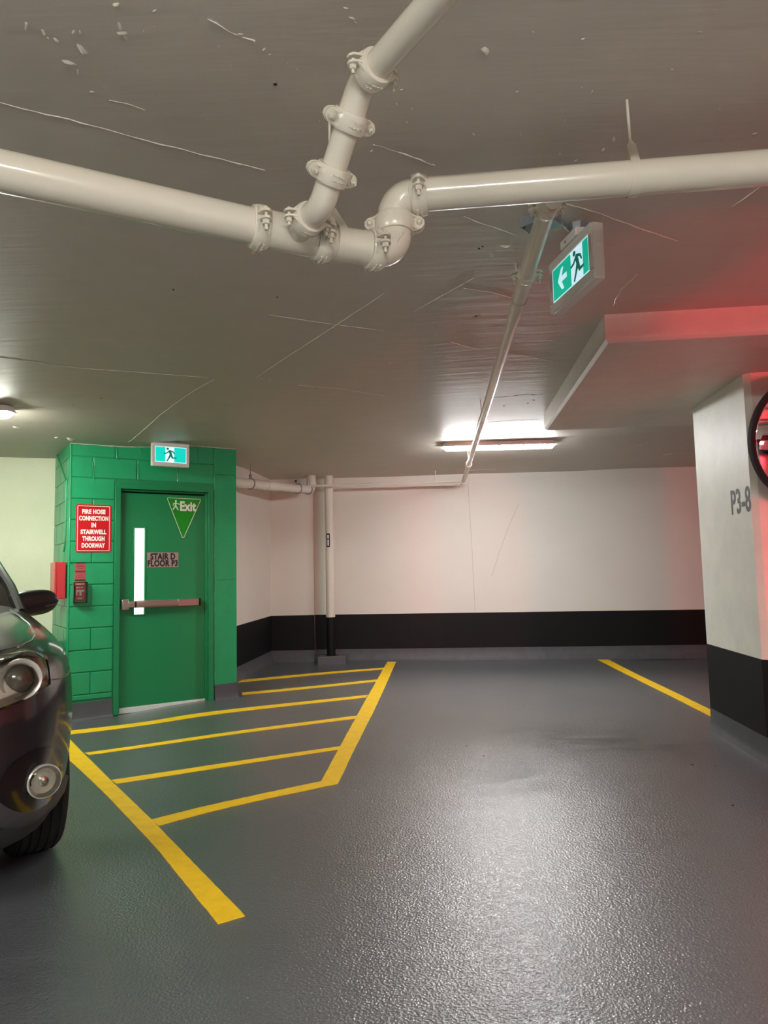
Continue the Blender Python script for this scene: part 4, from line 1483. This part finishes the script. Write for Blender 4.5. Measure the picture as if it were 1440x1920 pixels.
for i, (fr_, lb_) in enumerate(((.17, 'nearest the green block'), (.83, 'in the middle of its length'), (1.0, 'beside its elbow'))):
    P = g0.lerp(g1, fr_)
    th = thing('rod_hanger', 'ring hanger on the thick corner drain pipe, ' + lb_, 'pipe hanger', P)
    sd2 = V((gd.y, -gd.x, 0))
    ring_ = [P + (sd2 * math.cos(a) + Z3 * math.sin(a)) * (RG * 1.12) for a in [2 * PI * q / 24 for q in range(25)]]
    obj('loop', MB().tube(ring_, .006, 6, cap=False), 'galv', th)
    obj('threaded_rod', MB().tube([P + Z3 * RG * 1.1, V((P.x, P.y, zc(P.x, P.y) + .01))], .005, 8), 'galv', th)
    obj('swivel', MB().lathe([(0, .012), (.04, .02), (.05, .008)], P + Z3 * RG * 1.1, Z3, 10), 'galv', th)

# vertical drain pipe with label, black foot and concrete curb
vp = atY(618.5, 1060, 9.66)
zfv = zf(vp.x, vp.y)
RV = .06
vd = thing('vertical_drain_pipe', 'upright cream pipe against the back wall with a black painted foot', 'pipe', V((vp.x, vp.y, zfv)))
zb_ = atY(620, 1157, 9.66).z
obj('pipe_length', MB().tube([V((vp.x, vp.y, zb_ + .03)), V((vp.x, vp.y, zc(vp.x, vp.y) + .01))], RV, 28), 'pipe_far', vd)
obj('lower_sleeve', MB().tube([V((vp.x, vp.y, zb_)), V((vp.x, vp.y, zb_ + .035))], RV * 1.04, 28), 'pipe_far', vd)
obj('black_foot', MB().tube([V((vp.x, vp.y, zfv + .06)), V((vp.x, vp.y, zb_))], RV * .98, 28), 'black', vd)
obj('foot_flange', MB().tube([V((vp.x, vp.y, zfv + .02)), V((vp.x, vp.y, zfv + .10))], RV * 1.45, 20), 'base', vd)
curb = MB().box(V((vp.x + .02, vp.y - .0, zfv + .045)), (.38, .34, .11), (WD, WN, Z3))
tag(obj('pipe_curb', curb, 'bollard', bevel=.008, loc=V((vp.x, vp.y, zfv))), 'low grey concrete curb around the foot of the upright pipe', 'curb')
zl1, zl0 = atY(616, 1000, 9.6).z, atY(616, 1026, 9.6).z
vn = (CAM - vp); vn.z = 0; vn.normalize()
vx = V((-vn.y, vn.x, 0))
lab = MB()
def pipe_patch(a0, a1, z0, z1, rr):
    m_ = MB()
    m_.grid(lambda u, v: V((vp.x, vp.y, 0)) + (vn * math.cos(a0 + (a1 - a0) * u) + vx * math.sin(a0 + (a1 - a0) * u)) * rr + Z3 * (z0 + (z1 - z0) * v), 6, 1)
    return m_
obj('pipe_label', pipe_patch(-.75, .10, zl0, zl1, RV + .0012), 'blackink', vd, label='black flow label on the upright pipe')
m_ = pipe_patch(-.55, -.10, zl0 + .11, zl0 + .125, RV + .002)
obj('label_print', pipe_patch(-.50, -.14, zl0 + .02, zl0 + .105, RV + .002), 'white', vd)
obj('label_print', pipe_patch(-.50, -.14, zl0 + .12, zl1 - .02, RV + .002), 'white', vd)

# ------------------------------------------------------------------ yellow floor lines
def strip(nm, label, poly, cat='floor marking', group=None, n=40):
    """painted line: two long edges given by matching pixel lists"""
    left, right = poly
    def samp(pts, t):
        P = [onfloor(*p) for p in pts]
        ln = [0]
        for a, b in zip(P[:-1], P[1:]): ln.append(ln[-1] + (b - a).length)
        x = t * ln[-1]
        for i in range(len(P) - 1):
            if x <= ln[i + 1] + 1e-9:
                return P[i].lerp(P[i + 1], (x - ln[i]) / (ln[i + 1] - ln[i]))
        return P[-1]
    vs, fs = [], []
    th = .0022
    for i in range(n + 1):
        a, b = samp(left, i / n), samp(right, i / n)
        w_ = (b - a).normalized()
        a = a + w_ * random.uniform(-.0015, .0015)
        b = b + w_ * random.uniform(-.0015, .0015)
        m4 = 4
        for k_ in range(m4 + 1):
            p = a.lerp(b, k_ / m4)
            vs.append(V((p.x, p.y, zf(p.x, p.y) + th)))
    k = m4 + 1
    for i in range(n):
        for q in range(m4): fs.append((i * k + q, (i + 1) * k + q, (i + 1) * k + q + 1, i * k + q + 1))
    # skirts to the floor
    mbq = MB().add(vs, fs)
    o = obj(nm, mbq, 'yellow', smooth=0)
    if o.data.polygons[0].normal.z < 0: o.data.flip_normals()
    c_ = sum(vs, V((0, 0, 0))) / len(vs)
    o.data.transform(Matrix.Translation(-c_))
    o.location = c_
    mo = o.modifiers.new('s', 'SOLIDIFY')
    mo.thickness = .0035
    mo.offset = -1
    tag(o, label, cat, group)
    return o


strip('parking_line', 'wide yellow line beside the dark car, ending nearest the viewer', ([(104, 1397), (128, 1424), (203, 1495), (295.5, 1593), (409, 1733)], [(112, 1364), (128, 1383), (161, 1417), (211, 1467), (285, 1538), (372, 1628), (460, 1718)]), n=80)
strip('parking_line', 'wide yellow line in the middle bordering the empty bay', ([(602, 1466), (638, 1398.5), (688, 1308), (726.5, 1241)], [(634, 1470), (659, 1417), (702, 1331), (743, 1241)]), n=60)
strip('parking_line', 'yellow line running from the far wall to the pillar', ([(1119.8, 1236.7), (1180, 1267), (1262, 1307.5), (1335, 1344.6), (1372, 1363)], [(1140.5, 1236.7), (1190, 1262), (1262, 1296.5), (1333.6, 1331.4), (1370, 1349)]), n=50)
hs = [(((443, 1279.8), (721, 1255)), ((443, 1276), (723, 1252)), 'farthest thin yellow hatch stripe, close to the far wall'),
      (((455, 1303), (705, 1278)), ((453, 1299), (709, 1274)), 'thin yellow hatch stripe second from the far wall'),
      (((131, 1377.5), (686, 1308)), ((126, 1371), (690, 1303)), 'thin yellow hatch stripe running past the green door foot'),
      (((168, 1416), (665, 1348)), ((159, 1412), (670, 1342)), 'thin yellow hatch stripe second from the green door'),
      (((219, 1470), (634, 1406)), ((208, 1463), (641, 1399)), 'thin yellow hatch stripe just beyond the front edge stripe'),
      (((298, 1548.5), (400, 1521), (500, 1498), (580, 1481.5), (634, 1470)), ((284, 1537), (380, 1513), (480, 1491), (560, 1474), (604, 1465)), 'front thin yellow stripe joining the two wide lines')]
for a, b, lb_ in hs:
    strip('hatch_stripe', lb_, (list(a), list(b)), n=50)

# ------------------------------------------------------------------ cars
def make_car(name, label, O, d, paint, lit_tail=False, detail=True):
    n = V((-d.y, d.x, 0))     # car's left
    root = thing(name, label, 'car', O)
    SL = [(.20, .66, .80), (.26, .78, .86), (.35, .85, .895), (.50, .88, .905), (.65, .885, .910), (.80, .87, .905), (.88, .84, .895), (.93, .79, .885), (.97, .70, .872),
          (1.005, .55, .858), (1.04, .36, .842), (1.07, .14, .825), (1.095, -.1, .80), (1.115, -.35, .765), (1.125, -.55, .72)]
    SR = -3.55
    def prm(z):
        for a, b in zip(SL[:-1], SL[1:]):
            if z <= b[0]:
                t = max(0, (z - a[0]) / (b[0] - a[0]))
                return a[1] + (b[1] - a[1]) * t, a[2] + (b[2] - a[2]) * t
        return SL[-1][1:]
    def W(s, l, z): return O + d * s + n * l + Z3 * (z)
    K, PW = .55, 7
    def front(l, z):
        sf, hw = prm(z)
        k = K + max(0, (z - .9)) * 1.0
        q = min(1, abs(l) / hw)
        return sf - k * q ** PW - .05 * q * q
    def SF(l, z, off=0.0):
        """point on the nose surface, pushed out along the local normal"""
        e = .004
        p = W(front(l, z), l, z)
        if off:
            a = W(front(l + e, z), l + e, z) - p
            b = W(front(l, z + e), l, z + e) - p
            nn2 = a.cross(b).normalized()
            if nn2.dot(d) < 0 and nn2.dot(n * (1 if l > 0 else -1)) < 0: nn2 = -nn2
            if nn2.dot(d + n * (.5 if l > 0 else -.5)) < 0: nn2 = -nn2
            p = p + nn2 * off
        return p
    def ringpts(z, sf, hw, sr, k=K):
        pts = []
        N_ = 28
        for i in range(N_ + 1):
            a = -1 + 2 * i / N_
            l = math.copysign(1 - (1 - abs(a)) ** 2.2, a) * hw
            q = abs(l) / hw
            pts.append((sf - (k + max(0, (z - .9))) * q ** PW - .05 * q * q, l))
        s_end = pts[-1][0]
        for i in range(1, 30): pts.append((s_end + (sr + .25 - s_end) * i / 30, hw))
        for i in range(13):
            a = i / 12
            th_ = PI / 2 - PI * a
            pts.append((sr + .25 - .25 * math.cos(th_) ** .5 if False else sr + .25 - .25 * abs(math.cos(th_)) ** .6, hw * math.copysign(abs(math.sin(th_)) ** .45, math.sin(th_))))
        for i in range(1, 30): pts.append((sr + .25 + (s_end - sr - .25) * i / 30, -hw))
        return pts
    body = MB()
    rings = []
    zs = [.20, .23, .26, .30, .35, .42, .50, .58, .65, .72, .80, .84, .88, .905, .93, .95, .97, .99, 1.005, 1.022, 1.04, 1.055, 1.07, 1.083, 1.095, 1.105, 1.115, 1.125]
    vs, fs = [], []
    for z in zs:
        sf, hw = prm(z)
        rp = ringpts(z, sf, hw, SR)
        nr = len(rp)
        vs += [W(a, b, z) for a, b in rp]
    for i in range(len(zs) - 1):
        for k_ in range(nr): fs.append((i * nr + k_, i * nr + (k_ + 1) % nr, (i + 1) * nr + (k_ + 1) % nr, (i + 1) * nr + k_))
    fs.append(list(range(nr))[::-1])
    fs.append([(len(zs) - 1) * nr + k_ for k_ in range(nr)])
    body.add(vs, fs)
    bo = obj('body', body, [paint, 'cladding'], root, smooth=50)
    # wheel arches cut out of the shell
    cutm = MB()
    for s_ in (0, -2.66):
        for sg_ in (1, -1):
            cutm.lathe([(-.30, 0), (-.30, .405), (.20, .405), (.20, 0)], W(s_, sg_ * .85, .36), n * sg_, 40)
    cu = obj('cutter', cutm, 'cladding', None)
    mo = bo.modifiers.new('b', 'BOOLEAN')
    mo.object = cu
    mo.operation = 'DIFFERENCE'
    mo.solver = 'EXACT'
    bpy.context.view_layer.update()
    dg = bpy.context.evaluated_depsgraph_get()
    nm_ = bpy.data.meshes.new_from_object(bo.evaluated_get(dg))
    bo.modifiers.clear()
    bo.data = nm_
    bpy.data.objects.remove(cu)
    for p in bo.data.polygons:
        if p.center.z + O.z < .36 + O.z: p.material_index = 1
    bo.data.polygons.foreach_set('use_smooth', [True] * len(bo.data.polygons))
    bo.data.set_sharp_from_angle(angle=math.radians(45))
    # greenhouse
    GH = [(1.06, -.46, .815, -3.42), (1.20, -.72, .79, -3.40), (1.40, -1.06, .72, -3.30), (1.56, -1.38, .63, -3.15)]
    def lring(z, sf, hw, sr, k=.16):
        out = []
        for i in range(17):
            l = (-1 + 2 * i / 16) * hw
            out.append((sf - k * (abs(l) / hw) ** 3, l))
        for i in range(1, 8): out.append((sf - k + (sr - sf + k) * i / 8, hw))
        for i in range(9): out.append((sr, hw - 2 * hw * i / 8))
        for i in range(1, 8): out.append((sr + (sf - k - sr) * i / 8, -hw))
        return out
    g = MB()
    vs, fs = [], []
    for z, sf, hw, sr in GH:
        rp = lring(z, sf, hw, sr)
        nr = len(rp)
        vs += [W(a, b, z) for a, b in rp]
    for i in range(len(GH) - 1):
        for k_ in range(nr): fs.append((i * nr + k_, i * nr + (k_ + 1) % nr, (i + 1) * nr + (k_ + 1) % nr, (i + 1) * nr + k_))
    g.add(vs, fs)
    obj('windows', g, 'glass_dark', root, smooth=50)
    rf = MB()
    vs, fs = [], []
    for z, sf, hw, sr in ((1.55, -1.36, .64, -3.16), (1.60, -1.50, .61, -3.12), (1.63, -1.8, .52, -2.95)):
        rp = lring(z, sf, hw, sr)
        vs += [W(a, b, z) for a, b in rp]
    for i in range(2):
        for k_ in range(nr): fs.append((i * nr + k_, i * nr + (k_ + 1) % nr, (i + 1) * nr + (k_ + 1) % nr, (i + 1) * nr + k_))
    fs.append([2 * nr + k_ for k_ in range(nr)])
    rf.add(vs, fs)
    obj('roof', rf, paint, root, smooth=50)
    for sg_ in (1, -1):
        pts = [W(-.46 - .15, .815 * sg_, 1.06), W(-.87, .79 * sg_, 1.20), W(-1.22, .715 * sg_, 1.40), W(-1.54, .625 * sg_, 1.57)]
        obj('windscreen_post', MB().tube(pts, .028, 10), paint, root)
    # wheels
    proto = None
    for s_ in (0, -2.66):
        for sg_ in (1, -1):
            ax = n * sg_
            c_ = W(s_, sg_ * .785, .358)
            tr_ = MB()
            prof = [(-.11, .24), (-.115, .30), (-.105, .338), (-.085, .356)]
            for gx in (-.07, -.035, 0, .035, .07): prof += [(gx - .012, .359), (gx - .006, .359), (gx - .005, .352), (gx + .005, .352), (gx + .006, .359)]
            prof += [(.085, .356), (.105, .338), (.115, .30), (.11, .24)]
            wh = obj('wheel', MB().lathe([(a + .0, r) for a, r in prof], c_, ax, 64, closed=True), 'rubber', root, smooth=30)
            rim = MB().lathe([(-.10, .245), (-.10, .20), (.04, .20), (.10, .235), (.108, .245)], c_, ax, 48, closed=True)
            upv = Z3
            sx_ = ax.cross(upv).normalized()
            for q in range(5):
                a = 2 * PI * q / 5
                dr_ = sx_ * math.cos(a) + upv * math.sin(a)
                tn_ = ax.cross(dr_)
                rim.box(c_ + dr_ * .13 + ax * .075, (.21, .05, .03), (dr_, tn_, ax))
            rim.lathe([(.04, .06), (.09, .06), (.095, .03), (.095, 0)], c_, ax, 20)
            obj('rim', rim, 'chrome', wh, smooth=40, bevel=.003)
    if detail:
        # seams of the bonnet edge: dark gap line
        for sg_ in (1, -1):
            pts = [SF(sg_ * l, z, .001) for l, z in ((.0, .955), (.2, .955), (.4, .958), (.55, .965), (.66, .975), (.72, .985), (.75, 1.0), (.765, 1.03), (.755, 1.06), (.735, 1.085))]
            obj('bonnet_gap', MB().tube(pts, .004, 6), 'gloss_black', root)
            # headlight
            def HL(u, v, off, l0=.26, l1=.742):
                l = l0 + (l1 - l0) * u
                zt_ = .915 + .045 * min(1, u / .82)
                if u > .82: zt_ -= .035 * ((u - .82) / .18) ** 1.3
                zb2 = .775 + .0 * u + (.055 * max(0, (u - .55) / .45) ** 1.2)
                return SF(sg_ * l, zb2 + (zt_ - zb2) * v, off)
            hl = obj('headlight', MB().grid(lambda u, v: HL(u, v, .003), 26, 8), 'lamp_silver', root, smooth=60, label='clear cased headlight with silver reflector')
            # dark upper bezel inside the lamp
            obj('lamp_bezel', MB().grid(lambda u, v: HL(u, .86 + .14 * v, .012), 26, 2), 'chrome', hl, smooth=60)
            for (lc, zc2, rr) in ((.625, .872, .060), (.46, .852, .048)):
                P = SF(sg_ * lc, zc2, .0)
                ax = (d * .93 + n * sg_ * .16 - Z3 * -.05).normalized()
                obj('lamp_ring', MB().lathe([(.004, rr * 1.0), (.020, rr * 1.28), (.032, rr * 1.22), (.030, rr * 1.08), (.018, rr * .92), (.006, rr * .86)], P, ax, 40, closed=True), 'lamp_chrome', hl, smooth=60)
                obj('projector', MB().lathe([(.0, rr * .90), (.016, rr * .86), (.028, rr * .6), (.034, rr * .3), (.036, 0)], P, ax, 32), 'projector' if lc > .6 else 'lamp_chrome', hl, smooth=60)
            obj('amber_reflector', MB().grid(lambda u, v: HL(.88 + .10 * u, .22 + .62 * v, .010), 5, 6), 'amber', hl, smooth=60)
            obj('lamp_cover', MB().grid(lambda u, v: HL(u, v, .045 * min(1, 6 * min(u, 1 - u, v * .6 + .02, (1 - v) * .6 + .02)) + .004), 26, 12), 'clear', hl, smooth=60)
            obj('lamp_edge', MB().tube([HL(u / 24, 0, .006) for u in range(25)] + [HL(1, v / 6, .006) for v in range(1, 7)] + [HL(1 - u / 24, 1, .006) for u in range(1, 25)], .0035, 6), 'gloss_black', hl)
            # fog lamp in its black recess
            fl_, fz = .70 * sg_, .495
            P = SF(fl_, fz, .02)
            ax = (d * .93 + n * sg_ * .16).normalized()
            def FB(u, v, off):
                a = 2 * PI * u
                rr = .02 + .115 * v
                return SF(fl_ + sg_ * (math.cos(a) * rr * .95 - .01), fz + math.sin(a) * rr * (.85 if math.sin(a) > 0 else 1.0), off)
            obj('lamp_recess', MB().grid(lambda u, v: FB(u, v, .003 + .006 * v * (1 - v)), 28, 3), 'gloss_black', root, smooth=60)
            fg = obj('fog_lamp', MB().lathe([(.0, .060), (.022, .062), (.026, .058), (.022, .054), (.004, .046), (-.002, .02), (-.002, 0)], P, ax, 36), 'lamp_chrome', root, smooth=50, label='round chrome fog lamp')
            obj('fog_bulb_shield', MB().lathe([(0, .018), (.016, .016), (.020, .006), (.02, 0)], P, ax, 18), 'chrome', fg)
            obj('fog_lens', MB().lathe([(.024, .058), (.032, .045), (.037, .02), (.038, 0)], P, ax, 30), 'clear', fg, smooth=60)
            # grey strip curving under the lamp
            pts = [(.36, .66), (.42, .60), (.48, .52), (.54, .44), (.60, .385), (.66, .355), (.72, .345), (.79, .35), (.84, .365), (.872, .39)]
            vs, fs = [], []
            for i, (l, z) in enumerate(pts):
                a, b = pts[max(0, i - 1)], pts[min(len(pts) - 1, i + 1)]
                tx, tz = b[0] - a[0], b[1] - a[1]
                m2 = math.hypot(tx, tz)
                nx2, nz2 = -tz / m2, tx / m2
                for k_ in (-.034, -.02, .02, .034):
                    vs.append(SF(sg_ * (l + nx2 * k_), z + nz2 * k_, .010 if abs(k_) < .03 else .001))
                if i: fs += [(4 * (i - 1) + q, 4 * (i - 1) + q + 1, 4 * i + q + 1, 4 * i + q) for q in range(3)]
            obj('bumper_trim', MB().add(vs, fs), 'trimgrey', root, smooth=60)
            # fender/bumper gap below the lamp
            pts = [SF(sg_ * l, z, .001) for l, z in ((.75, .845), (.80, .835), (.85, .828), (.895, .826))]
            obj('bumper_gap', MB().tube(pts, .003, 6), 'gloss_black', root)
            # door mirror
            mroot = W(-.80, sg_ * .80, 1.06)
            def MR(a, c3):
                """superellipsoid section of the mirror: a along width 0..1, c3 angle"""
                ln = .262
                q_ = max(0, (a - .30) / .70)
                hgt = .072 * (.86 + .14 * min(1, a / .3)) * (1 - q_ ** 4) ** .5 + .003
                dep = .070 * (1 - .35 * a)
                cz = 1.098 + .018 * a
                y = math.cos(c3)
                zz = math.sin(c3)
                return W(-.80 + dep * math.copysign(abs(y) ** .8, y) - .05 * a * a, sg_ * (.775 + ln * a), cz + hgt * math.copysign(abs(zz) ** .85, zz))
            mm = MB()
            mm.grid(lambda u, v: MR(u, 2 * PI * v), 22, 28)
            mo_ = obj('door_mirror', mm, 'satin_black', root, smooth=70)
            obj('mirror_crease', MB().tube([MR(.12 + .5 * u / 10, -.25 + .5 * (u / 10)) for u in range(11)], .004, 6), 'satin_black', mo_, smooth=70)
            obj('indicator_strip', MB().grid(lambda u, v: MR(.72 + u * .24, -.22 - .16 * v) + d * .004, 6, 2), 'projector', mo_, smooth=70)
            obj('mirror_foot', MB().tube([W(-.78, sg_ * .74, 1.045), W(-.79, sg_ * .80, 1.05), W(-.80, sg_ * .87, 1.06)], [.035, .032, .03], 12), 'satin_black', mo_, smooth=60)
        # grille and lower intake
        def patch(l0, l1, z0, z1, off, nu=20, nv=6):
            return MB().grid(lambda u, v: SF(l0 + (l1 - l0) * u, z0 + (z1 - z0) * v, off), nu, nv)
        obj('grille', patch(-.40, .40, .79, .87, .004), 'gloss_black', root)
        obj('lower_intake', patch(-.42, .42, .36, .60, .004), 'gloss_black', root)
        obj('licence_plate_mount', patch(-.26, .26, .52, .63, .012), 'satin_black', root)
    if True:
        # rear lamps wrap the tail corners
        for sg_ in (1, -1):
            m_ = MB()
            def RL_(u, v):
                th_ = math.radians(70 - 48 * u)
                z = .80 + .24 * v
                _, hw = prm(z)
                s_ = SR + .25 - .25 * abs(math.cos(th_)) ** .6 - .006
                return W(s_, sg_ * (hw + .004) * abs(math.sin(th_)) ** .45, z)
            m_.grid(RL_, 8, 4)
            obj('tail_lamp', m_, 'tail' if lit_tail else 'red_box', root, smooth=60)
    return root


ang = math.radians(35)
dcar = V((math.sin(ang), -math.cos(ang), 0))
ncar = V((-dcar.y, dcar.x, 0))
Wc = onfloor(104, 1580)
Oc = V((Wc.x, Wc.y, 0)) - ncar * .90
make_car('parked_car', 'dark charcoal car parked at the left, headlight and fog lamp showing', V((Oc.x, Oc.y, 0)), dcar, 'car')
# the car behind the viewer whose red lamps light the right-hand side
dc2 = V((.12, -1, 0)).normalized()
make_car('braking_car', 'silver car with lit red tail lamps behind the viewer, seen in the convex mirror', V((3.95, -5.3, 0)), dc2, 'car_silver', lit_tail=True, detail=False)

# ------------------------------------------------------------------ convex mirror on the pillar
MC = atw(1517, 822, 4.22)
mn = (V((.13, -1, -.15))).normalized()
mr_ = thing('convex_mirror', 'round convex safety mirror with black rim on the pillar', 'mirror', MC)
RM = .375
prof = []
Rc = 1.0
for i in range(25):
    r = RM * .97 * i / 24
    prof.append((math.sqrt(Rc * Rc - r * r) - math.sqrt(Rc * Rc - RM * RM), r))
prof = prof[::-1]
obj('mirror_dome', MB().lathe([(-.01, RM * .97)] + prof, MC, mn, 72), 'mirror', mr_, smooth=80)
obj('rim', MB().lathe([(-.022, RM * .95), (-.022, RM * 1.03), (.012, RM * 1.035), (.020, RM * 1.015), (.018, RM * .965), (-.005, RM * .95)], MC, mn, 72, closed=True), 'rubber', mr_, smooth=40)
obj('back_shell', MB().lathe([(-.022, RM * .99), (-.05, RM * .8), (-.07, RM * .3), (-.075, 0)], MC, mn, 48), 'satin_black', mr_, smooth=60)
bp = P2 + pr * ((MC - P2).dot(pr))
bp = V((bp.x, bp.y, MC.z + .05))
obj('bracket_arm', MB().tube([MC - mn * .07, MC - mn * .10 + Z3 * .02, bp + pd * .02, bp], .014, 12), 'galv', mr_)
obj('bracket_plate', MB().box(bp + pd * .004, (.10, .008, .10), (pr, pd, Z3)), 'galv', mr_, bevel=.001)

# small dark blots of oil on the bay floor
mbx = MB()
FLR = bpy.data.objects['floor']
for (a, b, r) in ((1298, 1434, 5), (876, 1399, 4), (907, 1417, 3), (1374, 1510, 3), (1340, 1436, 2)):
    P = onfloor(a, b)
    rr = r * (P - CAM).length / F * .9
    mbx.lathe([(.0012, 0), (.0012, rr * .7), (-.001, rr)], V((P.x, P.y, zf(P.x, P.y))), Z3, 12)
obj('oil_spots', mbx, 'gloss_black', FLR, kind='stuff')
